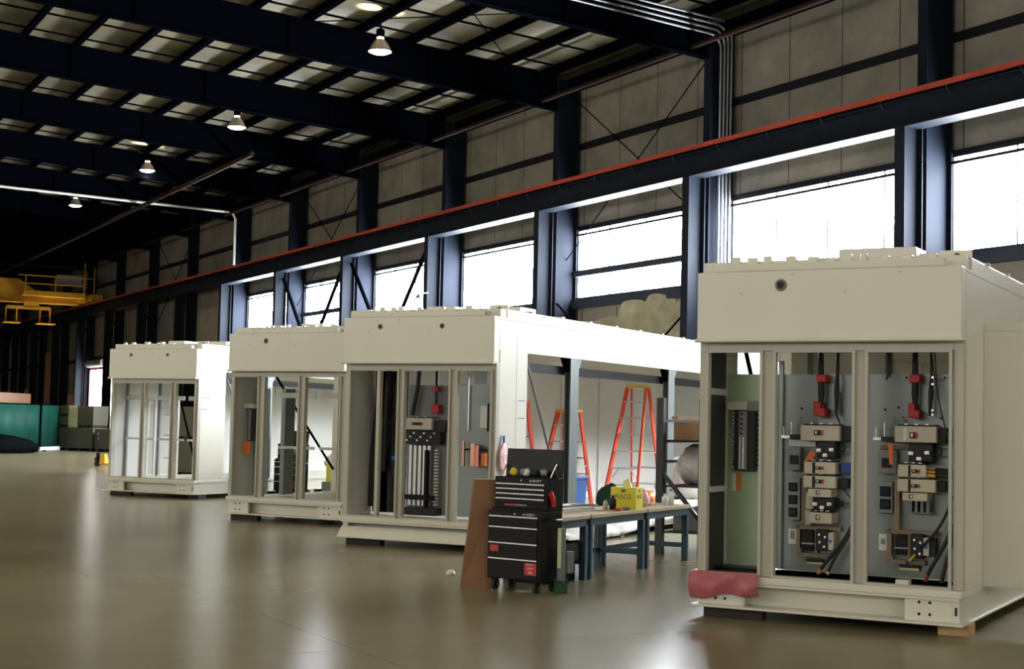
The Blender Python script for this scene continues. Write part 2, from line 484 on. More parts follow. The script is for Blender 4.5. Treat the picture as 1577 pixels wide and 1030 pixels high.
for j in range(-4, 10):
    xp = 8.14 + 1.535 * j
    if xp > 22.3: continue
    zp = roof_z(xp)
    p_ = B().box(xp - .008, xp + .008, Y0, Y1, zp, zp + .31).box(xp - .13, xp + .03, Y0, Y1, zp, zp + .012).box(xp - .008, xp + .075, Y0, Y1, zp + .295, zp + .305)
    tag(p_.obj('roof_purlin', 'steel'), 'long dark roof purlin, %s up the slope from the window wall' % ORD[9 - j if 9 - j < 18 else 17], 'purlin', 'purlins under the roof')
for k in range(0, 10):
    for q, off in enumerate((2.4, 4.9, 6.9)):
        yy = cols_y[1] + BAY * (k - 1) + off
        za, zb = roof_z(22.0) + .06, roof_z(2.0) + .06
        g = B().bar((22.0, yy, za), (2.0, yy, zb), .05, .05)
        tag(g.obj('roof_bridging', 'steel'), 'thin dark bar tying the purlins together, %s in the %s roof bay' % (ORD[q], ORD[k]), 'bar', 'bridging bars between purlins')
for (k, xa, xb) in ((1, 14.3, 20.4), (1, 20.4, 14.3), (4, 17, 21.9), (4, 21.9, 17)):
    ya, yb = cols_y[k + 1] + .2, cols_y[k + 2] - .2
    g = B().cyl((xa, ya, roof_z(xa) - .05), (xb, yb, roof_z(xb) - .05), .016, 6)
    tag(g.obj('roof_brace_rod', 'steel'), 'thin diagonal roof rod in the %s braced bay, rising %s' % ('nearer' if k == 1 else 'farther', 'towards the wall' if xb > xa else 'away from the wall'), 'rod', 'diagonal roof rods')
for k in (1, 4, 7):
    ya, yb = cols_y[k + 1], cols_y[k + 2]
    nm = {1: 'nearest', 4: 'middle', 7: 'farthest'}[k]
    for q, (a, c) in enumerate(((ya, yb), (yb, ya))):
        g = B().cyl((22.5, a, 11.6), (22.5, c, 6.6), .018, 6)
        tag(g.obj('wall_brace_rod', 'steel'), 'thin diagonal rod on the upper wall, %s braced bay, falling to the %s' % (nm, 'left' if q == 0 else 'right'), 'rod', 'diagonal wall rods')
        if k == 1:
            g = B().cyl((22.2, a, 5.3), (22.2, c, .6), .03, 6)
            tag(g.obj('wall_brace_rod', 'steel'), 'diagonal rod below the window over the insulation, falling to the %s' % ('left' if q == 0 else 'right'), 'rod', 'diagonal wall rods')
for k in (3, 4):
    ya, yb = cols_y[k + 1], cols_y[k + 2]
    for q, (a, c) in enumerate(((ya, yb), (yb, ya))):
        xq = 21.62 + .17 * q; e_ = .18 if a < c else -.18
        g = B().cyl((xq, a + e_, 7.7), (xq, c - e_, .5), .075, 10)
        tag(g.obj('pipe_brace', 'steel'), 'thick diagonal pipe brace across the %s bright window, foot to the %s' % ('second-left' if k == 3 else 'left', 'left' if q == 0 else 'right'), 'brace', 'diagonal pipe braces')

# crane runway
r = B().box(21.45, 21.95, 9, 148, 7.97, 7.995).box(21.45, 21.95, 9, 148, 8.535, 8.56).box(21.69, 21.71, 9, 148, 7.995, 8.535)
tag(r.obj('crane_runway_beam', 'column'), 'long blue-grey crane runway beam along the window wall', 'beam')
tag(B().box(21.66, 21.74, 9, 148, 8.56, 8.72).obj('crane_rail', 'steel'), 'dark crane rail on top of the runway beam', 'rail')
cb = thing('conductor_bar', 'orange crane conductor bar along the runway beam', 'conductor bar', (0, 0, 0))
B().box(21.36, 21.44, 9, 120, 8.60, 8.70).obj('bar', 'orange', cb)
for i in range(40):
    yy = 16.2 + i * 1.905
    B().bar((21.41, yy, 8.60), (21.43, yy - .1, 8.40), .02, .02).obj('bracket', 'steel_grey', cb)

# services on the wall
sp = thing('sprinkler_pipe', 'dark rusty sprinkler main along the top of the window wall', 'pipe')
B().cyl((21.55, 8, 11.27), (21.55, 120, 11.27), .065, 10).obj('main', 'rust', sp)
for k in range(1, 13):
    B().cyl((21.55, cols_y[k] + .9, 11.3), (21.55, cols_y[k] + .9, roof_z(21.55) + .02), .02, 6).obj('hanger', 'rust', sp)
tag(B().cyl((17.2, 52, 11.25), (17.9, 112, 11.25), .09, 10).obj('rusty_pipe', 'rust'), 'rusty brown pipe hung below the roof beams, running lengthwise', 'pipe')
wp = [(-18, 68.75, 12.3), (21.6, 68.75, 11.42), (21.9, 68.75, 11.33), (22.0, 68.75, 11.1), (22.0, 68.75, 8.75)]
tag(B().tube(wp, .06, 8).obj('white_pipe', 'pipe_white'), 'white pipe along a far roof beam that turns down the column', 'pipe')
names4 = ['lowest and leftmost', 'second from the left', 'third from the left', 'highest and rightmost']
for i in range(4):
    xk, zk, yk = 22.33 + .11 * i, 11.62 + .13 * i, cols_y[2] - .19
    pts = [(4, yk, zk + 1.10)]
    pts += [(xk - .35, yk, zk + .02)]
    for q in range(1, 6):
        a = q / 6 * PI / 2
        pts.append((xk - .35 + .35 * math.sin(a), yk, zk - .35 + .35 * math.cos(a) + .02 * (1 - q / 6)))
    pts += [(xk, yk, zk - .4), (xk, yk, 5.2)]
    tag(B().tube(pts, .032, 8).obj('conduit', 'conduit'), 'silver conduit bending from the roof beam down the column, ' + names4[i], 'conduit', 'four conduits on the column')
# the small lamp arm on the third-left column
sa = B().tube([(21.4, 45.75, 6.05), (21.1, 45.6, 6.0), (20.95, 45.5, 5.9)], .03, 6).lathe([(.02, .1), (.11, -.06), (.1, -.06)], (20.92, 45.48, 5.88), 10)
tag(sa.obj('wall_spotlight', 'steel_grey'), 'small arm lamp sticking out from a crane column before the window', 'lamp')

# torn insulation hanging below the window behind the second enclosure
t = B()
for (y0, y1, zt, bulge, sd) in ((37.9, 35.8, 4.85, .15, 1), (36.0, 34.4, 5.15, .55, 2), (34.7, 33.2, 5.22, .38, 3), (33.3, 31.2, 5.05, .2, 4)):
    rnd = random.Random(sd)
    n = 9
    vs, fs = [], []
    for i in range(n + 1):
        for j in range(n + 1):
            u, v = i / n, j / n
            yy = y0 + (y1 - y0) * u
            topz = zt - .10 * math.sin(u * 3 + sd) - .5 * (u - .5) ** 2
            zz = topz * (1 - v) + 2.6 * v
            xx = 22.84 - bulge * math.sin(PI * min(1, u * 1.02)) * (0.35 + .65 * math.sin(v * 2.6 + .4)) - rnd.uniform(0, .03)
            vs.append((xx, yy, zz))
    for i in range(n):
        for j in range(n):
            a = i * (n + 1) + j
            fs.append((a, a + 1, a + n + 2, a + n + 1))
    t.add(vs, fs, 0, True)
tag(t.obj('torn_insulation', 'torn'), 'torn yellowish insulation bulging out below the window', 'insulation')

# a row of insulated wall openings far down: lighter board at the foot of the wall
for i, (ya, yb, za, zb) in enumerate(((102.2, 106.5, 0, 3.1), (112.6, 116.5, 0, 6.2), (119.5, 123.0, 0, 3.6), (127.5, 131.0, 0, 3.5))):
    tag(B().box(22.52, 22.58, ya, yb, za, zb).obj('wall_board', 'peach'), 'plain tan board covering the foot of the far wall, %s beyond the bright door' % ORD[i], 'board', 'boards on the far wall')


# ================================================================== high-bay lamps
def high_bay(x, y, z, up=False, label=None):
    t = thing('high_bay_lamp', label, 'lamp', (x, y, z), 0, 'high-bay lamps under the roof')
    t.scale = (1.12, 1.12, .95)
    B().lathe([(.285, 0), (.275, .02), (.20, .20), (.115, .34), (.10, .36)], seg=24).obj('reflector', 'shade', t)
    B().lathe([(.0, -.075), (.10, -.068), (.19, -.042), (.25, -.005), (.268, .015)], seg=24).obj('lens', 'lamp_glow', t)
    B().lathe([(.085, .36), (.085, .42)], seg=14).obj('vent_collar', 'uplight', t, label='bright glowing vent collar')
    B().lathe([(.10, .42), (.10, .64), (.04, .68), (0, .68)], seg=14).obj('ballast_housing', 'steel', t)
    B().tube([(0, 0, .68), (0, 0, (roof_z(x) + .03 - z) / .95)], .02, 6).obj('stem', 'steel', t)
    li = bpy.data.lights.new('lamp_light', 'SPOT'); li.energy = 500; li.color = (1, .86, .62); li.spot_size = math.radians(140); li.spot_blend = .6; li.shadow_soft_size = .2
    lo = bpy.data.objects.new('lamp_light', li); COL.objects.link(lo); lo.parent = t; lo.location = (0, 0, -.10)
    for dx in ((-.2, .2) if up else ()):
        ui = bpy.data.lights.new('lamp_uplight', 'SPOT'); ui.energy = 420; ui.color = (1, .86, .55); ui.spot_size = math.radians(58); ui.spot_blend = .8; ui.shadow_soft_size = .05
        uo = bpy.data.objects.new('lamp_uplight', ui); COL.objects.link(uo); uo.parent = t; uo.location = (dx, -.05, roof_z(x) - z - .16); uo.rotation_euler = (PI, dx * .9, 0)
    return t


LAMPS = [(15.78, 37.2, 11.67, 'brightest and nearest hanging high-bay lamp, lighting the roof above it'), (15.78, 49.5, 11.62, 'second nearest high-bay lamp, hanging against the dark beams'),
         (15.78, 61.2, 11.75, 'third hanging high-bay lamp with two glowing patches above it'), (15.78, 74.6, 11.88, 'smallest and leftmost hanging high-bay lamp, above the yellow crane')]
for k, a in enumerate(LAMPS): high_bay(*a[:3], up=k in (0, 2), label=a[3])
# unseen high-bay lamps added to brighten the floor, the crane and the far end
for i, (x, y) in enumerate([(12.745, 8), (3.535, 4.0), (3.535, 18.0), (3.535, 32.0), (2.0, 10), (2.0, 26), (3.535, 48), (3.535, 64), (8.14, 85), (9.675, 108), (14.28, 128)]):
    high_bay(x, y, 11.5, label='added unseen high-bay fill lamp outside the picture, hung over the open floor')


# ================================================================== bridge crane
cy = 97.0
c = thing('bridge_crane', 'yellow overhead bridge crane with railed walkway, far end of hall', 'crane', (0, cy, 0))
B().box(-20, 17.2, -.3, .3, 8.62, 10.05).hexa([(17.2, -.3, 8.62), (18.6, -.3, 8.66), (18.6, .3, 8.66), (17.2, .3, 8.62)], [(17.2, -.3, 10.05), (18.6, -.3, 9.12), (18.6, .3, 9.12), (17.2, .3, 10.05)]).box(18.6, 20.9, -.3, .3, 8.66, 9.12).box(-20, 20.9, -.42, .42, 8.60, 8.66).obj('girder', 'yellow', c)
B().box(17.3, 21.1, -1.25, -.35, 8.98, 9.06).box(17.3, 21.1, -1.27, -1.25, 9.0, 9.28).obj('walkway', 'yellow', c)
rl = B()
for x in (17.45, 19.25, 21.0): rl.box(x - .03, x + .03, -1.28, -1.22, 9.05, 10.25)
for z in (9.72, 10.22): rl.box(17.0, 21.0, -1.28, -1.22, z - .03, z + .03)
rl.obj('railing', 'yellow', c)
B().box(21.0, 21.06, -1.25, -1.19, 9.0, 11.2).box(21.6, 21.66, -1.25, -1.19, 9.0, 10.9).box(20.9, 21.7, -1.25, -1.19, 10.2, 10.25).obj('end_post', 'yellow', c)
B().box(21.3, 21.95, -2.2, 2.2, 8.78, 9.2).box(20.7, 21.5, -.5, .5, 8.75, 9.15).obj('end_truck', 'yellow', c)
B().box(-20, 21.2, -1.27, -1.21, 10.78, 10.84).obj('festoon_rail', 'rust', c)
h = B().box(16.5, 19.1, -.7, -.5, 8.15, 8.35)
for x in (16.45, 17.1, 18.5, 19.1): h.box(x - .04, x + .04, -.64, -.56, 7.3, 8.3)
h.box(16.3, 17.3, -.9, -.3, 7.25, 7.33).box(18.3, 19.4, -.9, -.3, 7.25, 7.33).box(17.5, 18.4, -.7, -.5, 8.3, 8.65).obj('hoist_frame', 'yellow', c)
B().box(19.4, 20.9, -.9, -.5, 9.7, 10.4).obj('motor_box', 'grey_plastic', c)


# ================================================================== enclosures
UW = 2.384
POSE = [(8.100, 11.399, -56.93), (7.919, 19.588, -56.16), (7.934, 24.764, -57.34), (7.815, 32.700, -56.13)]


def ulocal(i, x, y):
    px, py, a = POSE[i]; a = math.radians(a)
    return px + x * math.cos(a) - y * math.sin(a), py + x * math.sin(a) + y * math.cos(a)


def uray(i): return math.radians(POSE[i][2])


def unit(i, label, openings, ports, port_r, right, apron=False, L=12.0, gap=(.92, 2.45)):
    u = thing('switchgear_enclosure', label, 'equipment enclosure', (POSE[i][0], POSE[i][1], 0), uray(i), 'white equipment enclosures')
    # skid
    b = B().box(-.03, UW + .02, -.07, L, .095, .115)
    for x0 in (.02, UW - .10): b.box(x0, x0 + .08, .02, L, .115, .325)
    b.box(.02, UW - .02, .17, .20, .115, .325); b.box(.02, UW - .02, -.02, .17, .300, .326)
    if apron:
        b.hexa([(-.02, -.06, .115), (UW, -.06, .115), (UW, .06, .115), (-.02, .06, .115)], [(.0, .03, .25), (UW, .03, .25), (UW, .06, .25), (.0, .06, .25)])
    bevel(b.obj('skid', 'white', u), .004)
    if not apron:
        for x0, x1 in ((.08, .46), (1.905, 2.30)):
            cp = bevel(B().box(x0, x1, .0, .05, .116, .300).obj('corner_plate', 'white', u), .004)
            for dx in (-.045, .045):
                for dz in (-.05, .05):
                    xm = (x0 + x1) / 2 + dx - .03
                    B().cyl((xm, -.003, .225 + dz), (xm, .01, .225 + dz), .013, 10).obj('bolt_hole', 'black', cp)
        bevel(B().box(2.30, UW - .02, .0, .02, .116, .300).obj('lifting_pocket', 'white', u), .004)
        B().box(2.325, 2.345, -.004, .0, .18, .25).obj('pocket_slot', 'rubber', u)
    bevel(B().box(.0, UW, -.03, L, .326, .388).obj('floor_deck', 'white', u), .006)
    # front frame
    b = B().box(0, .08, .03, .12, .39, 2.5).box(2.30, UW, .03, .12, .39, 2.5).box(.08, 2.30, .03, .12, 2.415, 2.5)
    bevel(b.obj('front_frame', 'frame', u), .006)
    for a, c_ in zip(openings[:-1], openings[1:]):
        bevel(B().box(a[1], c_[0], .03, .10, .39, 2.415).obj('mullion', 'frame', u), .006)
    for (a, c_) in openings:
        g = B().box(a - .012, a + .012, -.008, .03, .389, 2.42).box(c_ - .012, c_ + .012, -.008, .03, .389, 2.42).box(a + .012, c_ - .012, -.008, .03, 2.398, 2.42).box(a + .012, c_ - .012, -.008, .03, .389, .41)
        g.obj('door_gasket_frame', 'frame', u)
    # header
    f = B().box(0, UW, -.06, .10, 2.52, 3.13).box(.15, 2.235, -.06, .25, 3.13, 3.20)
    f = bevel(f.obj('fascia', 'white', u), .008)
    B().tube([(-.01, -.075, 2.505), (UW + .01, -.075, 2.505)], .018, 8).box(-.005, UW + .005, -.075, .10, 2.50, 2.52).obj('drip_edge', 'white', u)
    for px in ports:
        r_ = port_r
        q = B().cyl((px, -.064, 3.0), (px, -.05, 3.0), r_, 18)
        po = q.obj('cable_port', 'rubber', u)
        B().tube([(px + r_ * .8 * math.cos(a * PI / 8), -.066, 3.0 + r_ * .8 * math.sin(a * PI / 8)) for a in range(17)], r_ * .16, 6).obj('grommet', 'duct', po)
    for k in range(4):
        B().cyl((.42 + .48 * k, -.064, 2.93 + .16 * (k % 2)), (.42 + .48 * k, -.058, 2.93 + .16 * (k % 2)), .009, 8).obj('rivet', 'grey_paint', f)
    # roof
    bevel(B().box(.0, UW, .10, L, 3.09, 3.24).obj('roof', 'white', u), .01)
    lug = B().box(2.12, UW + .01, .28, .30, 3.13, 3.30)
    lo_ = lug.obj('lifting_lug', 'white', u)
    B().cyl((2.27, .276, 3.245), (2.27, .281, 3.245), .03, 12).obj('lug_hole', 'black', lo_)
    rnd = random.Random(40 + i)
    x = .28
    while x < 2.1:
        w_ = rnd.uniform(.05, .12); h_ = rnd.uniform(.04, .085)
        bevel(B().box(x, x + w_, .06, .06 + w_, 3.20, 3.20 + h_).obj('roof_pad', rnd.choice(['white', 'white', 'white_in']), u), .008)
        x += w_ + rnd.uniform(.04, .16)
    for (xa, xb, yy) in ((.7, 1.15, 1.0), (1.55, 2.05, 1.3)):
        bevel(B().box(xa, xb, yy, yy + .5, 3.24, 3.36).obj('roof_vent_hood', 'white', u), .01)
    k = 0
    for yy in [1.0 + .95 * q for q in range(11)]:
        B().box(UW - .14, UW + .012, yy, yy + .10, 3.24, 3.262).obj('roof_clip', 'grey_paint', u)
    # left side: closed, an open bay, closed
    B().box(0, .04, .12, gap[0], .39, 2.68).obj('side_panel', 'white_in', u)
    B().box(0, .05, .10, L, 2.68, 3.09).obj('side_header', 'white', u)
    B().box(0, .04, gap[1], L, .39, 2.68).obj('side_panel', 'white_in', u)
    for yy in (3.4, 4.3, 5.2, 6.8, 8.4, 10.0): B().box(.04, .075, yy, yy + .06, .39, 2.68).obj('wall_rib', 'white_in', u)
    if gap[1] - gap[0] > .2:
        B().box(.0, .12, gap[1] - .12, gap[1], .39, 2.68).obj('side_post', 'white', u)
        B().cyl((.06, gap[0] + .06, 2.62), (.06, gap[1] - .15, .8), .022, 8).obj('side_brace', 'steel', u)
    # right side
    if right == 'open':
        B().box(UW - .04, UW, .12, .92, .39, 2.68).obj('side_panel', 'white', u)
        B().box(UW - .05, UW, .10, L, 2.68, 3.09).obj('side_header', 'white', u)
        for yy in (2.30, 6.10, 9.9):
            p = B().box(UW - .10, UW - .085, yy, yy + .27, .39, 2.68).box(UW - .085, UW, yy + .12, yy + .135, .39, 2.68).box(UW - .015, UW, yy, yy + .27, .39, 2.68)
            p.obj('side_post', 'galv', u)
            for sg, y_ in ((-1, yy), (1, yy + .27)):
                B().add([(UW - .02, y_, 2.68), (UW - .02, y_ + sg * .16, 2.68), (UW - .02, y_, 2.48), (UW - .10, y_, 2.68), (UW - .10, y_ + sg * .16, 2.68), (UW - .10, y_, 2.48)],
                        [(0, 1, 2), (3, 5, 4), (0, 3, 4, 1), (1, 4, 5, 2), (2, 5, 3, 0)]).obj('gusset', 'galv' if sg > 0 else 'steel', u)
        B().cyl((UW - .06, .98, 2.60), (UW - .06, 2.25, .55), .02, 8).obj('side_brace', 'galv', u)
        B().box(UW - .22, UW - .12, .92, L - .3, 2.44, 2.56).obj('door_track', 'black', u)
        B().box(UW - .225, UW - .22, .92, L - .3, 2.485, 2.51).obj('track_strip', 'chrome', u)
        B().box(UW - .10, UW - .02, .93, 1.02, 2.52, 2.66).obj('brace_bracket', 'black', u)
    else:
        B().box(UW - .04, UW, .12, L, .39, 2.68).obj('side_panel', 'white', u)
        B().box(UW - .05, UW, .10, L, 2.68, 3.09).obj('side_header', 'white', u)
    B().box(0, UW, L, L + .04, .39, 3.09).obj('back_panel', 'white_in', u)
    # cross rails behind the front
    return u


def sub(parent, name, r, y0, y1, mt, label=None, bev=0):
    o = B().box(r[0], r[1], y0, y1, r[2], r[3]).obj(name, mt, parent, label=label)
    if bev: bevel(o, bev)
    return o


OPA = [(.085, .60), (.725, 1.445), (1.56, 2.28)]
OPB = [(.085, .875), (.965, 1.69), (1.80, 2.33)]

# ---- nearest enclosure ------------------------------------------------
u1 = unit(0, 'nearest white enclosure at right, one dark port in its header, breakers inside', OPA, [.795], .054, 'open')
B().box(.042, .05, .12, .58, .40, 2.68).obj('wall_shade_sheet', 'shade_dark', u1)  # added dark sheet that gives the inner left wall its shade
# open door leaf standing square to the side
dl = bevel(B().box(UW, UW + 1.1, .85, .91, .36, 2.70).obj('door', 'white', u1, label='open door leaf standing out to the right'), .006)
B().box(UW + .02, UW + 1.08, .845, .85, 2.63, 2.645).obj('door_fold', 'white', dl)
for (x0, x1, z1, nm) in ((.55, .98, 3.31, 0), (1.02, 1.75, 3.40, 1), (1.78, 2.02, 3.33, 2)):
    bevel(B().box(x0, x1, .95, 1.35, 3.24, z1 + .03).obj('roof_duct_box', 'white_in', u1), .01)
pA = B().box(.07, .56, .60, .62, .42, 2.226).obj('mounting_panel', 'green_light_sheet', u1, label='left mounting panel tinted for green light, with a tall switch column')
sub(pA, 'switch_head', (.114, .312, 1.884, 1.962), .44, .6, 'beige', bev=.006)
sub(pA, 'switch_head_end', (.312, .424, 1.876, 1.97), .46, .6, 'grey_plastic', bev=.006)
sub(pA, 'switch_body', (.165, .365, 1.316, 1.884), .50, .6, 'rubber', bev=.004)
sub(pA, 'switch_rail', (.224, .299, 1.33, 1.874), .47, .50, 'grey_plastic')
for k in range(5):
    z = 1.845 - .045 * k
    B().cyl((.25, .466, z), (.25, .475, z), .012, 8).obj('switch_slot', 'black', pA)
for k in range(11):
    z = 1.37 + .047 * k
    B().cyl((.365, .55, z), (.415, .55, z), .006, 6).obj('terminal_pin', 'black', pA)
for k in range(16):
    z = 1.34 + .034 * k
    B().box(.150, .166, .50, .54, z, z + .016).obj('terminal_tooth', 'chrome', pA)
for k in range(2):
    B().box(.232 + .034 * k, .242 + .034 * k, .462, .47, 1.335, 1.63).obj('busbar_strip', 'chrome', pA)
sub(pA, 'tag', (.12, .158, 1.124, 1.286), .594, .6, 'label', 'white paper tag')
sub(pA, 'tag', (.16, .208, 1.126, 1.288), .592, .6, 'wire_orange', 'orange paper tag')
B().box(.07, .56, .3, .58, .39, .43).obj('floor_channel', 'black', u1)
B().box(.041, .06, .12, .9, 2.02, 2.08).obj('wall_bracket', 'white_in', u1)
B().box(.041, .10, .12, .5, 1.12, 1.17).obj('wall_bracket', 'white_in', u1)


def breaker(p, r, hr, mt='beige', y0=.40, end=None, endm='rubber', strip=None):
    br = bevel(B().box(r[0], r[1], y0, .60, r[2], r[3]).obj('circuit_breaker', mt, p), .006)
    w = r[1] - r[0]; h = r[3] - r[2]
    if hr:
        B().box(hr[0], hr[1] - .02, y0 - .02, y0, hr[2], hr[3]).box(hr[1] - .02, hr[1], y0 - .014, y0, hr[2], hr[3], 1).box(hr[0] + .012, hr[0] + .03, y0 - .026, y0 - .02, hr[2] + .01, hr[3] - .008, 2).obj('breaker_handle', ['black', 'red', 'label'], p)
    if strip: B().box(strip[0], strip[1], y0 - .004, y0, r[2] + .004, r[3] - .004).obj('breaker_seam', 'black', p)
    B().box(r[0] + .02, r[1] - .02, y0 + .03, .6, r[3], r[3] + .014).obj('breaker_terminals', 'rubber', p)
    for k in range(3):
        xx = r[0] + w * (.25 + .25 * k)
        B().box(xx - .015, xx + .015, y0 + .04, y0 + .09, r[3] + .01, r[3] + .02).obj('terminal_screw', 'chrome', p)
    if end: bevel(B().box(*end[:2], y0 + .06, .60, *end[2:]).obj('breaker_end_block', endm, p), .008)
    return br


def contactor(p, r):
    bevel(B().box(r[0] + .01, r[1] - .01, .42, .60, r[2], r[3]).obj('contactor', 'rubber', p), .015)
    w, h = r[1] - r[0], r[3] - r[2]
    for fx, fz in ((.15, .45), (.45, .18), (.75, .5)):
        cx, cz = r[0] + w * fx, r[2] + h * fz
        B().box(cx - .02, cx + .02, .405, .42, cz - .014, cz + .014).cyl((cx, .39, cz), (cx, .42, cz), .008, 6).obj('terminal_lug', 'chrome', p)
    B().tube([(r[1] - .02, .5, r[3] - .03), (r[1] + .05, .46, r[3] - .03), (r[1] + .06, .46, r[2] + h * .45), (r[1] - .02, .48, r[2] + h * .35)], .012, 6).obj('jumper_wire', 'rubber', p)


def cable(p, pts, r, mt='rubber', nm='power_cable', label=None):
    return B().tube(pts, r, 8).obj(nm, mt, p, label=label)


def bez(a, b, c, d, n=10):
    a, b, c, d = map(Vector, (a, b, c, d))
    return [a * (1 - t) ** 3 + b * 3 * t * (1 - t) ** 2 + c * 3 * t * t * (1 - t) + d * t ** 3 for t in [k / n for k in range(n + 1)]]


# middle panel
pB = B().box(.585, 1.36, .60, .62, .42, 2.226).obj('mounting_panel', 'galv', u1, label='middle mounting panel crowded with beige breakers')
sub(pB, 'cable_gland', (.966, 1.058, 2.152, 2.222), .46, .6, 'red', 'dark red cable gland', .008)
cable(pB, [(1.0, .5, 2.47), (1.0, .5, 2.2), (1.005, .5, 2.05), (1.0, .5, 1.95)], [.022, .03, .032, .022])
sub(pB, 'lockout_cover', (.942, 1.015, 1.838, 1.973), .45, .58, 'red', 'bright red lockout cover', .012)
sub(pB, 'lockout_cover', (1.0, 1.055, 1.838, 1.912), .45, .58, 'red', None, .006)
cable(pB, [(1.16, .5, 2.47), (1.155, .5, 2.22), (1.15, .5, 2.08), (1.148, .5, 1.86), (1.19, .5, 1.76)], [.012, .016, .025, .012, .006])
sub(pB, 'cable_lug', (1.128, 1.169, 1.86, 2.06), .5, .56, 'grey_plastic')
breaker(pB, (.844, 1.207, 1.616, 1.754), (.976, 1.054, 1.668, 1.712), 'beige', end=(1.207, 1.303, 1.622, 1.753))
sub(pB, 'busbar_mount', (.719, .842, 1.63, 1.668), .47, .6, 'rubber')
sub(pB, 'busbar_tip', (.633, .716, 1.631, 1.658), .49, .52, 'chrome')
for r_, mt in (((.71, .726, 1.66, 1.783), 'chrome'), ((.80, .821, 1.66, 1.837), 'duct'), ((.902, .923, 1.758, 1.836), 'galv'), ((.64, .652, 1.66, 1.74), 'chrome')):
    B().cyl(((r_[0] + r_[1]) / 2, .52, r_[2]), ((r_[0] + r_[1]) / 2, .52, r_[3]), (r_[1] - r_[0]) / 2, 8).obj('insulator_rod', mt, pB)
sub(pB, 'terminal_plate', (.683, .94, 1.556, 1.623), .56, .6, 'label', None, .004)
me_ = sub(pB, 'meter', (.684, .808, 1.337, 1.546), .50, .6, 'grey_plastic', None, .006)
sub(pB, 'meter_screen', (.714, .800, 1.394, 1.477), .493, .50, 'screen')
contactor(pB, (.985, 1.179, 1.458, 1.618))
B().bar((.875, .47, 1.39), (.945, .47, 1.515), .055, .012, up=(0, 1, 0)).obj('warning_tape', 'tag_orange', pB)
breaker(pB, (.881, 1.174, 1.316, 1.422), (.993, 1.064, 1.357, 1.382), 'beige2', end=(1.207, 1.302, 1.326, 1.422), endm='wire_blue', strip=(.96, .985))
breaker(pB, (.876, 1.176, 1.188, 1.296), (.994, 1.067, 1.232, 1.265), 'beige2', end=(1.176, 1.27, 1.19, 1.28), strip=(.96, .985))
breaker(pB, (.915, 1.136, 1.105, 1.178), (1.0, 1.03, 1.13, 1.165), 'beige2')
contactor(pB, (.95, 1.172, .994, 1.10))
sub(pB, 'relay_base', (.878, .949, .988, 1.142), .47, .6, 'beige2', None, .006)
breaker(pB, (.927, 1.144, .867, .965), (1.0, 1.03, .90, .945), 'beige')
sub(pB, 'relay_base', (.874, .925, .843, .982), .47, .6, 'beige', None, .006)
sf = sub(pB, 'meter_frame', (.684, .804, .876, 1.269), .53, .6, 'galv', None, .006)
for r_ in ((.698, .78, 1.142, 1.224), (.699, .781, 1.026, 1.109), (.70, .782, .908, .994)):
    sub(pB, 'meter_screen', r_, .522, .53, 'black'); sub(pB, 'meter_display', (r_[0] + .014, r_[1] - .014, r_[2] + .02, r_[3] - .014), .519, .522, 'screen')
sub(pB, 'paper_label', (.679, .753, .656, .794), .594, .6, 'label', 'white paper label'); sub(pB, 'label_print', (.695, .737, .70, .775), .592, .594, 'galv')
sub(pB, 'wire_duct', (.824, .871, .847, 1.30), .52, .6, 'duct')


def wire_tray(p, x0, x1, z0, z1):
    B().box(x0, x1, .53, .6, z1 - .035, z1).box(x0, x0 + .035, .53, .6, z0 + .06, z1).box(x0 + .02, x1 - .1, .53, .6, z0, z0 + .035).box(x0, x0 + .05, .53, .6, z0 + .02, z0 + .07).obj('wire_duct', 'duct', p)
    B().box(x0 + .3 * (x1 - x0) * 1.35, x0 + .3 * (x1 - x0) * 1.35 + .03, .54, .6, z0 + .035, z1 - .035).obj('wire_duct', 'duct', p)


def terminal_block(p, x0, x1, z0, z1):
    n = 5
    for k in range(n):
        w = (x1 - x0) / n
        B().box(x0 + k * w + .002, x0 + (k + 1) * w - .003, .51, .6, z0 + .4 * (z1 - z0), z1).box(x0 + k * w + .003, x0 + (k + 1) * w - .005, .505, .6, z0, z0 + .3 * (z1 - z0)).obj('terminal_block', 'rubber', p)
    B().box(x0 - .01, x1, .54, .6, z0 + .31 * (z1 - z0), z0 + .38 * (z1 - z0)).obj('terminal_marker_strip', 'label', p)


def small_relay(p, x0, x1, z0, z1):
    bevel(B().box(x0, x1, .49, .6, z0, z1).obj('control_relay', 'rubber', p), .01)
    for fx, fz in ((.3, .75), (.35, .4), (.8, .65), (.75, .2)):
        cx, cz = x0 + (x1 - x0) * fx, z0 + (z1 - z0) * fz
        B().cyl((cx, .475, cz), (cx, .49, cz), .011, 8).obj('relay_stud', 'chrome', p)


wire_tray(pB, .772, 1.19, .551, .836)
terminal_block(pB, .834, .935, .608, .792)
small_relay(pB, .971, 1.082, .616, .81)
sub(pB, 'power_supply', (1.088, 1.138, .628, .786), .48, .6, 'beige2', None, .004)
B().cyl((1.108, .474, .707), (1.108, .48, .707), .015, 12).obj('blue_dot', 'tape_blue', pB)
sub(pB, 'ground_bar', (.866, 1.02, .485, .505), .55, .58, 'brass'); sub(pB, 'ground_bar_base', (.866, 1.02, .505, .532), .54, .6, 'rubber')
cable(pB, bez((1.33, .52, .98), (1.30, .48, .75), (1.15, .45, .62), (1.035, .44, .455)), .017)
cable(pB, bez((1.335, .50, .93), (1.31, .47, .75), (1.19, .44, .65), (1.108, .43, .44)), .014)
cable(pB, [(1.035, .44, .456), (1.012, .44, .41)], .017, 'wire_orange', 'cable_sleeve'); cable(pB, [(1.012, .44, .41), (.995, .44, .38)], .018, 'wire_blue', 'cable_tip')
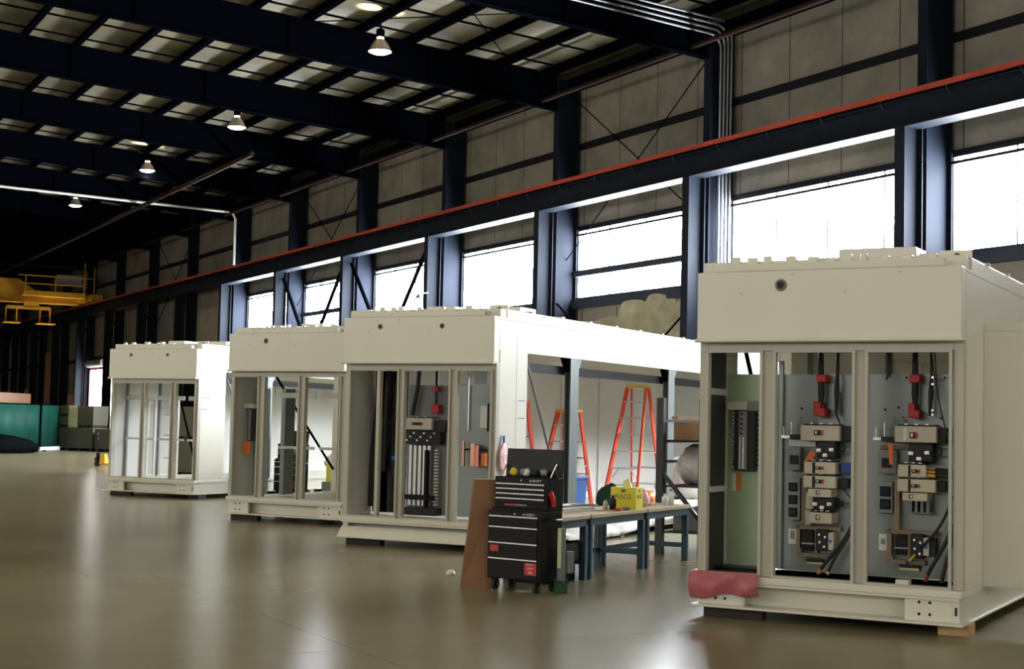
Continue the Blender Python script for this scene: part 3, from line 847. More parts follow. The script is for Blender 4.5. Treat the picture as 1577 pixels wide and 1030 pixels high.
cable(pB, [(1.108, .43, .445), (1.10, .43, .385)], .014, 'wire_yellow', 'cable_sleeve')
cable(pB, bez((1.23, .5, 1.18), (1.26, .48, 1.12), (1.32, .48, 1.1), (1.345, .5, 1.04)), .006)

# right panel
pC = B().box(1.43, 2.22, .60, .62, .42, 2.232).obj('mounting_panel', 'galv', u1, label='right mounting panel with beige breakers and orange wires')
sub(pC, 'cable_gland', (1.814, 1.91, 2.15, 2.226), .46, .6, 'red', 'dark red cable gland', .008)
cable(pC, [(1.86, .5, 2.47), (1.86, .5, 2.2), (1.86, .5, 2.05), (1.86, .5, 1.95)], [.022, .03, .032, .02])
sub(pC, 'lockout_cover', (1.808, 1.87, 1.839, 1.97), .45, .58, 'red', 'bright red lockout cover', .012)
sub(pC, 'lockout_cover', (1.86, 1.908, 1.839, 1.91), .45, .58, 'red', None, .006)
cable(pC, [(2.0, .5, 2.47), (2.005, .5, 2.2), (2.0, .5, 2.07), (1.99, .5, 1.86)], [.01, .014, .025, .012])
for z in (2.20, 2.14, 1.91, 1.87): B().cyl((2.02, .47, z), (2.02, .5, z), .011, 8).obj('cable_bolt', 'chrome', pC)
cable(pC, bez((2.0, .5, 2.47), (2.03, .48, 2.2), (2.08, .46, 1.95), (2.17, .46, 1.63)), .006, 'wire', 'control_wire')
cable(pC, bez((2.03, .5, 2.47), (2.05, .48, 2.15), (2.08, .45, 1.85), (2.19, .45, 1.63)), .006, 'wire', 'control_wire')
cable(pC, bez((1.63, .5, 2.47), (1.64, .5, 2.4), (1.62, .5, 2.3), (1.63, .5, 2.2)), .012, 'wire', 'control_wire')
cable(pC, bez((1.60, .5, 2.47), (1.62, .5, 2.4), (1.66, .5, 2.3), (1.60, .5, 2.18)), .012, 'wire', 'control_wire')
breaker(pC, (1.706, 2.072, 1.622, 1.765), (1.843, 1.909, 1.66, 1.712), 'beige', end=(2.072, 2.141, 1.624, 1.756))
sub(pC, 'breaker_label', (1.785, 1.815, 1.635, 1.755), .396, .40, 'label')
sub(pC, 'busbar_mount', (1.568, 1.706, 1.63, 1.668), .47, .6, 'rubber'); sub(pC, 'busbar_tip', (1.491, 1.566, 1.634, 1.66), .49, .52, 'chrome')
for r_, mt in (((1.5, 1.514, 1.662, 1.752), 'chrome'), ((1.662, 1.68, 1.66, 1.844), 'duct'), ((1.736, 1.76, 1.765, 1.839), 'galv'), ((1.576, 1.594, 1.666, 1.794), 'chrome')):
    B().cyl(((r_[0] + r_[1]) / 2, .52, r_[2]), ((r_[0] + r_[1]) / 2, .52, r_[3]), (r_[1] - r_[0]) / 2, 8).obj('insulator_rod', mt, pC)
sub(pC, 'terminal_plate', (1.536, 1.814, 1.553, 1.59), .56, .6, 'duct', None, .004)
sub(pC, 'meter', (1.535, 1.70, 1.337, 1.547), .50, .6, 'grey_plastic', None, .006); sub(pC, 'meter_screen', (1.568, 1.656, 1.39, 1.476), .493, .5, 'screen')
contactor(pC, (1.814, 2.046, 1.45, 1.618))
B().bar((1.655, .46, 1.607), (1.665, .46, 1.42), .035, .012, up=(0, 1, 0)).obj('warning_tape', 'tag_orange', pC)
sub(pC, 'wire_duct', (1.676, 1.723, .835, 1.39), .52, .6, 'duct')
breaker(pC, (1.736, 1.985, 1.316, 1.425), (1.862, 1.932, 1.356, 1.385), 'beige2', strip=(1.83, 1.85))
for k in range(3):
    z = 1.335 + .032 * k
    cable(pC, [(1.985, .44, z), (2.06, .43, z - .004)], .013, ['wire_yellow', 'wire_orange', 'duct'][k], 'wire_sleeve'); cable(pC, [(2.06, .43, z - .004), (2.18, .46, z - .01)], .011, 'rubber', 'control_wire')
breaker(pC, (1.732, 2.067, 1.187, 1.298), (1.859, 1.931, 1.228, 1.256), 'beige2', end=(2.067, 2.138, 1.196, 1.29), strip=(1.83, 1.85))
breaker(pC, (1.777, 1.997, 1.108, 1.178), (1.84, 1.87, 1.13, 1.165), 'beige2')
fb = B()
for k in range(4): fb.box(1.824 + k * .05, 1.848 + k * .05, .46, .6, 1.0, 1.106)
fb.box(1.81, 2.02, .47, .6, 1.0, 1.012).obj('heat_sink', 'grey_plastic', pC)
sub(pC, 'meter_frame', (1.531, 1.658, .982, 1.266), .53, .6, 'galv', None, .006)
for r_ in ((1.546, 1.644, 1.132, 1.223), (1.546, 1.644, 1.016, 1.11)):
    sub(pC, 'meter_screen', r_, .522, .53, 'black'); sub(pC, 'meter_display', (r_[0] + .014, r_[1] - .014, r_[2] + .02, r_[3] - .014), .519, .522, 'screen')
sub(pC, 'paper_label', (1.523, 1.594, .645, .791), .594, .6, 'label', 'white paper label'); sub(pC, 'label_print', (1.538, 1.58, .70, .75), .592, .594, 'galv')
wire_tray(pC, 1.616, 2.049, .54, .841)
terminal_block(pC, 1.684, 1.79, .62, .793)
small_relay(pC, 1.834, 1.942, .6, .816)
sub(pC, 'power_supply', (1.945, 1.995, .629, .786), .48, .6, 'beige2', None, .004); B().cyl((1.97, .474, .705), (1.97, .48, .705), .016, 12).obj('blue_dot', 'tape_blue', pC)
sub(pC, 'power_supply', (1.998, 2.048, .62, .786), .5, .6, 'rubber', None, .004)
sub(pC, 'ground_bar', (1.72, 1.893, .485, .508), .55, .58, 'brass'); sub(pC, 'ground_bar_base', (1.72, 1.893, .508, .538), .54, .6, 'rubber')
cable(pC, [(1.878, .47, .634), (1.825, .46, .575)], .012, 'wire_yellow', 'cable_sleeve'); cable(pC, [(1.825, .46, .575), (1.80, .46, .552)], .015, 'wire_blue', 'cable_tip')
cable(pC, bez((2.19, .5, 1.16), (2.15, .46, .95), (2.05, .45, .8), (1.92, .47, .70)), .013)
cable(pC, bez((2.20, .48, .92), (2.17, .44, .75), (2.06, .42, .6), (2.0, .42, .47)), .018)
cable(pC, bez((2.215, .46, .90), (2.21, .43, .75), (2.16, .41, .6), (2.125, .41, .42)), .018)
cable(pC, [(2.0, .42, .47), (1.98, .42, .405)], .018, 'red', 'cable_sleeve'); cable(pC, [(1.985, .42, .415), (1.965, .42, .385)], .019, 'wire_blue', 'cable_tip')
cable(pC, [(2.125, .41, .42), (2.118, .41, .37)], .019, 'wire_blue', 'cable_tip')
for k in range(7):
    xx, zz = [(1.57, 1.91), (1.69, 1.93), (1.73, 1.84), (2.07, 1.84), (2.1, 2.2), (1.76, 2.2), (.79, 1.91)][k]
    B().cyl((xx, .595, zz), (xx, .6, zz), .012, 8).obj('panel_hole', 'black', pC if k < 6 else pB)
sub(pC, 'bracket_tab', (1.774, 1.887, .39, .43), .2, .3, 'white')
B().box(.585, 2.2, .3, .58, .389, .41).obj('floor_channel', 'steel', u1)
for xx in (.60, 1.385): B().box(xx - .02, xx + .02, .56, .60, .42, 2.35).obj('panel_upright', 'galv', u1)
B().box(.62, .65, 1.3, 1.4, .39, 3.0).box(1.36, 1.42, 1.4, 1.45, .39, 3.0).obj('inner_post', 'galv', u1)

# ---- second enclosure -------------------------------------------------
u2 = unit(1, 'second white enclosure from the right, open long side, ladders inside', OPB, [.60, 1.585], .037, 'open', apron=True, gap=(2.4, 2.5))
bevel(B().box(.53, .585, .0, .08, .41, 2.398).obj('mullion', 'frame', u2), .006)
q = B().box(.16, .52, .70, .72, .42, 2.42).obj('mounting_panel', 'steel', u2, label='dark left panel with hanging black cables')
cable(q, [(.30, .6, 2.47), (.27, .6, 1.9), (.22, .6, 1.2), (.2, .6, .5)], .045); cable(q, [(.44, .6, 2.47), (.41, .6, 1.9), (.40, .6, 1.0)], .04)
sub(q, 'blue_panel', (.2, .42, 1.35, 1.75), .66, .7, 'bench_blue')
q.location.x = -.10
q = B().box(.60, .9, .70, .72, .42, 2.42).obj('mounting_panel', 'shade_dark', u2, label='grey panel with small relays')  # panel tone darkened to stand for the shade inside this bay
q.location.x = -.30
sub(q, 'control_relay', (.72, .88, 1.09, 1.30), .6, .7, 'rubber', None, .008); sub(q, 'blue_relay', (.73, .88, 1.16, 1.22), .59, .6, 'tape_blue'); sub(q, 'control_relay', (.73, .88, .896, 1.06), .6, .7, 'rubber', None, .008)
q = B().box(.94, 1.72, .62, .64, .42, 2.22).obj('mounting_panel', 'grey_plastic', u2, label='middle panel with a wide beige breaker over vertical busbars')
q.location.x = -.27
breaker(q, (.95, 1.45, 1.60, 1.76), (1.13, 1.31, 1.665, 1.70), 'beige2', end=(1.45, 1.62, 1.569, 1.732))
B().box(.98, 1.55, .48, .62, 1.40, 1.60).obj('contact_housing', 'rubber', q)
for k in range(9):
    cx, cz = 1.02 + .055 * k, 1.44 + .05 * (k % 3); B().box(cx - .014, cx + .014, .465, .48, cz, cz + .022).obj('contact_lug', 'chrome', q)
for k in range(5): B().box(1.03 + .075 * k, 1.03 + .075 * k + .045, .52, .56, .55, 1.38).obj('vertical_busbar', 'alu', q)
B().box(1.33, 1.375, .44, .5, .53, 1.32).obj('main_bar', 'black', q)
for k in range(18): B().box(1.45, 1.50, .5, .56, .56 + .044 * k, .58 + .044 * k).obj('terminal_tooth', 'label', q)
B().box(.99, 1.48, .46, .5, .63, .70).obj('bar_clamp', 'black', q); B().box(.97, 1.52, .42, .62, .42, .52).obj('bar_base', 'rubber', q)
cable(q, [(1.15, .55, 2.47), (1.13, .55, 2.2), (1.05, .55, 1.8)], .03); cable(q, [(1.43, .55, 2.47), (1.43, .55, 1.95)], .018)
sub(q, 'cable_gland', (1.40, 1.47, 2.14, 2.2), .5, .6, 'red'); sub(q, 'lockout_cover', (1.38, 1.50, 1.83, 1.95), .5, .6, 'red', 'dark red lockout cover', .01)
q = B().box(1.76, 2.31, .62, .64, .42, 2.22).obj('mounting_panel', 'galv', u2, label='right panel with copper bars')
q.location.x = -.28
for k, (xx, w_) in enumerate(((1.90, .03), (2.03, .07), (2.11, .05))):
    B().box(xx, xx + w_, .50, .54, 1.12, 1.46 - .03 * k).obj('copper_bar', 'copper', q)
sub(q, 'orange_guard', (2.20, 2.26, 1.13, 1.30), .5, .6, 'tag_orange'); B().box(1.88, 2.28, .52, .54, 1.33, 1.36).obj('bar_clamp', 'black', q)
sub(q, 'white_module', (2.17, 2.28, 1.64, 1.95), .5, .62, 'label', None, .006); sub(q, 'module_side', (2.28, 2.305, 1.6, 1.98), .5, .62, 'black')
B().box(1.93, 1.945, .585, .60, 1.6, 2.4).obj('conduit_rod', 'chrome', q)
B().box(1.40, 1.60, 1.2, 1.5, 2.25, 2.45).obj('white_box', 'label', u2)
for k, (y0, y1, z) in enumerate(((.66, .86, 2.02), (.66, .86, 1.78))):
    B().box(UW, UW + .002, y0, y1, z, z + .012).obj('blue_tape', 'tape_blue', u2)
B().box(UW, UW + .002, .60, .606, .5, 2.9).obj('panel_seam', 'grey_paint', u2)

# ---- third enclosure ----------------------------------------------------
u3 = unit(2, 'third white enclosure from the right, orange tag on its left panel', OPA, [.78], .045, 'closed', gap=(.92, 3.1))
q = B().box(.30, .62, .72, .74, .42, 2.22).obj('mounting_panel', 'galv', u3, label='left panel beside a tall switch with an orange tag')
q.location = (-.14, -.25, 0)
sub(q, 'switch_head', (.20, .42, 1.874, 1.95), .55, .72, 'beige2', None, .006); sub(q, 'switch_body', (.27, .42, 1.316, 1.874), .58, .72, 'rubber', None, .004)
sub(q, 'switch_rail', (.30, .35, 1.33, 1.86), .56, .58, 'grey_plastic'); sub(q, 'hang_tag', (.22, .37, 1.10, 1.30), .54, .55, 'tag_orange', 'orange hang tag')
B().box(.62, .70, .62, .9, .42, 2.22).obj('panel_post', 'galv', u3)
for (x0, x1) in ((.72, 1.46), (1.56, 2.29)):
    sub(u3, 'cross_rail', (x0, x1, 2.06, 2.15), .45, .48, 'white_in'); sub(u3, 'cross_rail', (x0, x1, 1.204, 1.25), .45, .48, 'white_in')
for xx in (1.66, 1.78, 1.95): B().box(xx, xx + .04, .9, .95, .39, 2.5).obj('inner_post', 'galv', u3)
B().box(1.98, 2.06, 1.6, 1.68, .39, 2.5).obj('inner_post', 'galv', u3)

# ---- fourth enclosure ---------------------------------------------------
u4 = unit(3, 'farthest and leftmost white enclosure, empty frame with two ports in its header', OPB, [.60, 1.60], .037, 'open', gap=(1.95, 2.9))
for (x0, x1) in OPB:
    sub(u4, 'cross_rail', (x0, x1, 2.05, 2.14), .42, .45, 'white_in'); sub(u4, 'cross_rail', (x0, x1, 1.19, 1.235), .42, .45, 'white_in')
for xx in (.42, .62): B().box(xx, xx + .04, .7, .75, .39, 2.2).obj('inner_post', 'white_in', u4)
B().box(1.32, 1.38, .6, .65, .39, 2.05).obj('inner_post', 'white_in', u4)
for z in (1.72, 1.28, .80): B().box(1.0, 1.35, .62, .65, z, z + .04).obj('inner_rail', 'white_in', u4)
for k, (y0, y1, z) in enumerate(((.12, .42, 2.11), (.12, .32, 1.86))):
    B().box(UW, UW + .002, y0, y1, z, z + .014).obj('blue_tape', 'tape_blue', u4)

for (yy, w_) in ((.45, .05), (.95, .06), (1.5, .05)): B().box(.04, .09, yy, yy + w_, .39, 2.45).obj('inner_post', 'galv', u4)
B().box(.041, .05, 1.05, 1.9, .42, 1.95).obj('inner_sheet', 'grey_paint', u4)
# timber blocks under the skids
for i in range(4):
    nm = ['nearest', 'second', 'third', 'farthest'][i]
    for (x0, x1, y0, y1, w, mt) in ((.06, .62, .05, .17, 'front left', 'dark_wood'), (2.16, 2.42, .10, .36, 'front right', 'wood' if i in (0,) else 'dark_wood'), (UW - .4, UW + .1, 4.0, 4.14, 'right side', 'wood'), (.1, .6, 10.6, 10.75, 'rear left', 'wood'), (1.8, 2.35, 10.6, 10.75, 'rear right', 'wood')):
        t = B().box(x0, x1, y0, y1, 0, .095)
        o = bevel(t.obj('timber_block', mt, None, (POSE[i][0], POSE[i][1], 0), uray(i)), .004)
        tag(o, '%s timber block under the %s of the %s white enclosure' % ('pale' if mt == 'wood' else 'dark', w, nm), 'block', 'timber blocks under the enclosures')

# pink bag draped over the corner of the nearest enclosure
n = 12
vs, fs = [], []
for a in range(n + 1):
    for c_ in range(n + 1):
        u_, v_ = a / n, c_ / n
        x = -.04 + .66 * u_
        z = .405 - (.235 - .06 * u_ + .02 * math.sin(9 * u_)) * v_
        y = -.045 - .05 * math.sin(PI * v_) * (.6 + .4 * math.sin(8 * u_)) - .015 * math.sin(13 * u_ + 4 * v_)
        vs.append((x, y, z))
for a in range(n):
    for c_ in range(n):
        k = a * (n + 1) + c_
        fs.append((k, k + 1, k + n + 2, k + n + 1))
m_ = n + 1
top = [(-.04 + .66 * a / n, .10, .415) for a in range(n + 1)]
o0 = len(vs); vs += top
for a in range(n): fs.append((a * m_, (a + 1) * m_, o0 + a + 1, o0 + a))
pb = B().add(vs, fs, 0, True).obj('plastic_bag', 'pink', None, (POSE[0][0], POSE[0][1], 0), uray(0))
sd = pb.modifiers.new('thick', 'SOLIDIFY'); sd.thickness = .004
tag(pb, 'translucent pink plastic draped over the front left sill of the nearest enclosure', 'plastic bag')
pb = B().blob((UW + .025, .22, 1.25), .02, .11, .2, .12, seed=5, flat=False).obj('plastic_bag', 'pink_pale', None, (POSE[1][0], POSE[1][1], 0), uray(1))
B().bar((UW + .006, .16, 1.43), (UW + .006, .2, 1.55), .004, .025).bar((UW + .006, .27, 1.43), (UW + .006, .27, 1.55), .004, .025).obj('tape_strip', 'tape_blue', pb)
tag(pb, 'pink bag taped to the white side of the second enclosure', 'plastic bag')


# ================================================================== stepladders inside the second enclosure
def stepladder(H, wt, wb, spread, label, loc, rz, rungs):
    t = thing('stepladder', label, 'ladder', loc, rz, 'orange stepladders')
    bevel(B().box(-wt / 2 - .02, wt / 2 + .02, -.13, .13, H - .05, H).obj('top_cap', 'ladder_cap', t), .01)
    f, r = -spread * .62, spread * .38
    for s in (-1, 1):
        B().bar((s * wb / 2, f, 0), (s * wt / 2, -.08, H - .04), .035, .085).obj('front_rail', 'ladder', t)
        B().bar((s * wb * .47, r, 0), (s * wt * .47, .08, H - .04), .03, .06).obj('rear_rail', 'ladder', t)
        B().bar((s * wb * .40, f * .55, H * .42), (s * wb * .40, r * .6, H * .42), .02, .02).obj('spreader', 'alu', t)
    for k in range(1, rungs + 1):
        q = k / (rungs + 1)
        w = wb + (wt - wb) * q; yy = f + (-.08 - f) * q; zz = H * q
        B().box(-w / 2, w / 2, yy - .04, yy + .04, zz - .015, zz + .012).obj('step', 'alu', t)
        w *= .94; yy = r + (.08 - r) * q
        B().bar((-w / 2, yy, zz), (w / 2, yy, zz), .02, .03).obj('rear_bar', 'alu', t)
        if k <= 2:
            for s in (-1, 1): B().bar((s * w * .45, f + (-.08 - f) * q, zz - .17), (s * w * .2, f + (-.08 - f) * q, zz), .012, .02).obj('step_brace', 'alu', t)
    return t


for (x, y, H, wt, wb, sp_, lb, rg) in ((1.2, 7.6, 2.06, .36, .62, 1.2, 'tallest orange stepladder, standing between two posts of the second enclosure', 6),
                                       (1.2, 4.75, 1.58, .33, .56, .95, 'orange stepladder behind the pale post of the second enclosure', 5),
                                       (1.25, 2.75, 1.70, .33, .56, .95, 'orange stepladder mostly hidden behind the white side panel', 5)):
    X, Y = ulocal(1, x, y)
    stepladder(H, wt, wb, sp_, lb, (X, Y, .39), uray(1), rg)

# bins and film inside and along the second enclosure
X, Y = ulocal(1, 1.80, 3.42)
bn = thing('storage_bin', 'blue storage bin behind the pale post, inside the second enclosure', 'bin', (X, Y, .39), uray(1))
B().hexa([(-.24, -.18, 0), (.24, -.18, 0), (.24, .18, 0), (-.24, .18, 0)], [(-.27, -.2, .5), (.27, -.2, .5), (.27, .2, .5), (-.27, .2, .5)]).obj('body', 'blue_bin', bn)
bevel(B().box(-.29, .29, -.22, .22, .5, .55).obj('lid', 'blue_bin', bn), .01)
X, Y = ulocal(1, 1.9, 2.75)
bn = thing('drum', 'yellow and green drum beside the tool chest, inside the second enclosure', 'drum', (X, Y, .39), 0)
B().lathe([(0, 0), (.15, 0), (.16, .05), (.16, .2), (.15, .22)], seg=18).obj('lower_half', 'green', bn); B().lathe([(.15, .22), (.16, .25), (.16, .42), (.13, .46), (0, .46)], seg=18).obj('upper_half', 'bin_yellow', bn)
X, Y = ulocal(1, 2.0, 4.62)
tag(B().blob((0, 0, .17), .22, .18, .21, .2, seed=9).obj('green_sack', 'green', None, (X, Y, .39), uray(1)), 'dark green sack lying by the ladder foot inside the second enclosure', 'sack')
X, Y = ulocal(1, 1.5, 9.3)
tag(B().blob((0, 0, .3), .5, .7, .45, .22, seed=12).obj('plastic_film_heap', 'film', None, (X, Y, .39), uray(1)), 'heap of crumpled clear film behind the tall ladder', 'plastic film')
X, Y = ulocal(1, 1.95, 6.35)
tag(B().blob((0, 0, .10), .13, .25, .13, .22, seed=14).obj('orange_cloth', 'tag_orange', None, (X, Y, .40), uray(1)), 'rumpled orange cloth near the foot of the tall ladder', 'cloth')

rnd = random.Random(3)
vs, fs = [], []
n, m_ = 60, 6
for a in range(n + 1):
    for c_ in range(m_ + 1):
        u_, v_ = a / n, c_ / m_
        vs.append((UW + .03 + .10 * v_ + rnd.uniform(0, .05), 1.2 + 8.2 * u_, .40 - .36 * v_ * (.75 + .25 * math.sin(7 * u_)) + rnd.uniform(-.02, .02)))
for a in range(n):
    for c_ in range(m_):
        k = a * (m_ + 1) + c_
        fs.append((k, k + 1, k + m_ + 2, k + m_ + 1))
o = B().add(vs, fs, 0, True).obj('plastic_sheet', 'film', None, (POSE[1][0], POSE[1][1], 0), uray(1))
sd = o.modifiers.new('thick', 'SOLIDIFY'); sd.thickness = .006
tag(o, 'crumpled white plastic sheet along the skid behind the workbenches', 'plastic sheet')


# ================================================================== workbenches
def bench(x0, x1, y0, y1, label):
    px, py = ulocal(1, x0, y0)
    t = thing('workbench', label, 'workbench', (px, py, 0), uray(1), 'blue workbenches')
    w, l = x1 - x0, y1 - y0
    bevel(B().box(0, w, 0, l, .675, .72).obj('tabletop', 'bench_top', t), .005)
    B().box(.03, w - .03, .03, l - .03, .59, .675).obj('apron', 'bench_blue', t)
    for x in (.02, w - .09):
        for y in (.02, l - .09):
            B().box(x, x + .012, y, y + .07, 0, .60).box(x, x + .07, y, y + .012, 0, .60).box(x + .058, x + .07, y, y + .07, 0, .6).obj('leg', 'bench_blue', t)
    B().box(.04, .08, .05, l - .05, .17, .23).obj('stretcher', 'bench_blue', t)
    B().box(.05, w - .05, .04, .07, .17, .23).obj('stretcher', 'bench_blue', t)
    B().box(.05, w - .05, l - .07, l - .04, .17, .23).obj('stretcher', 'bench_blue', t)
    return t


b1 = bench(4.12, 4.80, -2.98, -2.16, 'short blue workbench directly behind the black tool chest')
B().box(.08, .62, .06, .74, .22, .25).box(.60, .62, .10, .72, .25, .42).obj('lower_shelf', 'black', b1)
bench(4.12, 4.80, -2.12, -.53, 'middle blue workbench, carrying the yellow carton')
bench(4.12, 4.80, -.49, .93, 'rightmost blue workbench, carrying bottles')


def on2(x, y, z=.72): X, Y = ulocal(1, x, y); return (X, Y, z)


t = thing('rag_box', 'bright yellow carton of rags with a cloth pulled out of its top', 'box', on2(4.61, -.72), math.radians(-56.16 + 4))
bevel(B().box(-.16, .16, -.13, .13, 0, .26).obj('carton', 'rag_yellow', t), .004)
B().add([(-.05, -.02, .25), (.05, -.02, .25), (.06, .03, .25), (-.04, .03, .25), (-.045, 0, .33), (.02, -.01, .37), (.05, .02, .3), (-.01, .03, .34)], [(0, 1, 5, 4), (1, 2, 6, 5), (2, 3, 7, 6), (3, 0, 4, 7), (4, 5, 6, 7)], 0, True).obj('rag', 'tissue', t)
text_mesh('RAGS', .085, 'lettering', 'print_grey', t, (0, -.131, .15), (PI / 2, 0, 0))
text_mesh('RAGS', .07, 'lettering', 'print_grey', t, (.161, 0, .15), (PI / 2, 0, PI / 2))
e_ = B().add([(.035 * math.cos(a * PI / 8), -.1315, .22 + .02 * math.sin(a * PI / 8)) for a in range(16)], [tuple(range(16))]); e_.add([(.1615, .035 * math.cos(a * PI / 8), .22 + .02 * math.sin(a * PI / 8)) for a in range(16)], [tuple(range(16))])
e_.obj('oval_mark', 'print_grey', t)
o = B().blob((0, 0, .09), .13, .1, .11, .2, seed=21).obj('plastic_bag', 'pink_pale', None, on2(4.58, -.22), 0)
tag(o, 'pale pink plastic bag on the bench right of the yellow carton', 'plastic bag')


def bottle(x, y, r, h, mt, cap, label):
    t = thing('bottle', label, 'bottle', on2(x, y), 0, 'bottles on the workbench')
    B().lathe([(0, 0), (r, 0), (r, h * .7), (r * .45, h * .82), (r * .4, h * .9)], seg=14).obj('body', mt, t)
    B().lathe([(r * .5, h * .88), (r * .5, h), (0, h)], seg=12).obj('cap', cap, t)


bottle(4.63, .66, .035, .20, 'glass_clear', 'blue_cap', 'clear bottle with a tall blue cap on the right bench')
bottle(4.60, .52, .038, .14, 'label', 'label', 'squat white bottle left of the blue-capped one')
bottle(4.52, -1.14, .03, .13, 'beige', 'black', 'small tan bottle left of the yellow carton')
bottle(4.56, -1.02, .042, .17, 'rubber', 'rubber', 'black bottle touching the left of the yellow carton')
bottle(4.46, -.46, .035, .16, 'dark_wood', 'rubber', 'dark bottle behind the right edge of the yellow carton')
for k, (x, y, l, c_, lb) in enumerate(((4.5, .1, .10, 'duct', 'flat tan tool on the right bench'), (4.55, .2, .12, 'beige', 'flat cream tool box on the right bench'), (4.72, -1.22, .10, 'red_decal', 'small dark red part on the middle bench'), (4.73, -1.02, .11, 'grey_plastic', 'flat grey part before the yellow carton'))):
    tag(bevel(B().box(-l / 2, l / 2, -.04, .04, 0, .03 + .008 * (k % 2)).obj('small_tool', c_, None, on2(x, y), k * .4), .006), lb, 'tool', 'small tools on the benches')
cw = B()
rnd = random.Random(8)
for k in range(7):
    p0 = Vector((rnd.uniform(-.2, .05), rnd.uniform(-.8, -.6), .012 + .012 * k)); p1 = Vector((rnd.uniform(-.1, .15), rnd.uniform(.5, .85), .012 + .01 * k))
    cw.tube(bez(p0, p0 + Vector((.15, .5, .02)), p1 + Vector((-.2, -.5, .02)), p1, 12), .009, 6, k % 2)
tag(cw.obj('cable_bundle', ['grey_plastic', 'beige'], None, on2(4.52, -2.15, .72), uray(1)), 'loose bundle of grey cables over the left and middle benches', 'cables')


# ================================================================== rack behind the benches
X, Y = ulocal(1, 4.06, 1.69)
t = thing('storage_rack', 'dark steel storage rack standing behind the right bench', 'rack', (X, Y, 0), uray(1))
for x in (0, .61):
    for y in (0, 2.3):
        B().box(x - .05, x + .05, y - .05, y + .05, 0, 2.11).obj('post', 'rack', t)
for z in (1.80, 1.52, 1.24, .28):
    B().box(.64, .67, .05, 2.25, z - .02, z + .02).obj('beam', 'rack', t); B().box(-.05, -.02, .05, 2.25, z - .02, z + .02).obj('beam', 'rack', t)
B().bar((.02, 0, 1.10), (.59, 0, .45), .05, .05).obj('brace', 'rack', t)
for z in (1.52, .90, .28): B().box(-.02, .64, .05, 2.25, z, z + .02).obj('shelf', 'dark_wood', t)
o = bevel(B().box(-.25, .25, -.35, .45, 0, .24).obj('cardboard_box', 'box', None, on2(4.37, 2.35, 1.541), uray(1)), .004); tag(o, 'low tan cardboard box on the upper shelf of the rack', 'box')
o = B().blob((0, 0, .24), .28, .5, .30, .16, seed=31).obj('wrapped_bundle', 'film', None, on2(4.37, 2.45, .92), uray(1)); tag(o, 'bulky bundle wrapped in clear film on the rack shelf', 'bundle')
o = bevel(B().box(-.24, .24, -.5, .5, 0, .3).obj('grey_carton', 'grey_plastic', None, on2(4.37, 2.5, .30), uray(1)), .006); tag(o, 'grey carton on the low shelf of the rack', 'box')
o = B().bar((-.2, -.5, .02), (.2, .6, .02), .10, .04).obj('timber_piece', 'wood', None, on2(4.37, 2.4, 1.822), uray(1)); tag(o, 'brown length of timber lying across the top of the rack', 'timber')


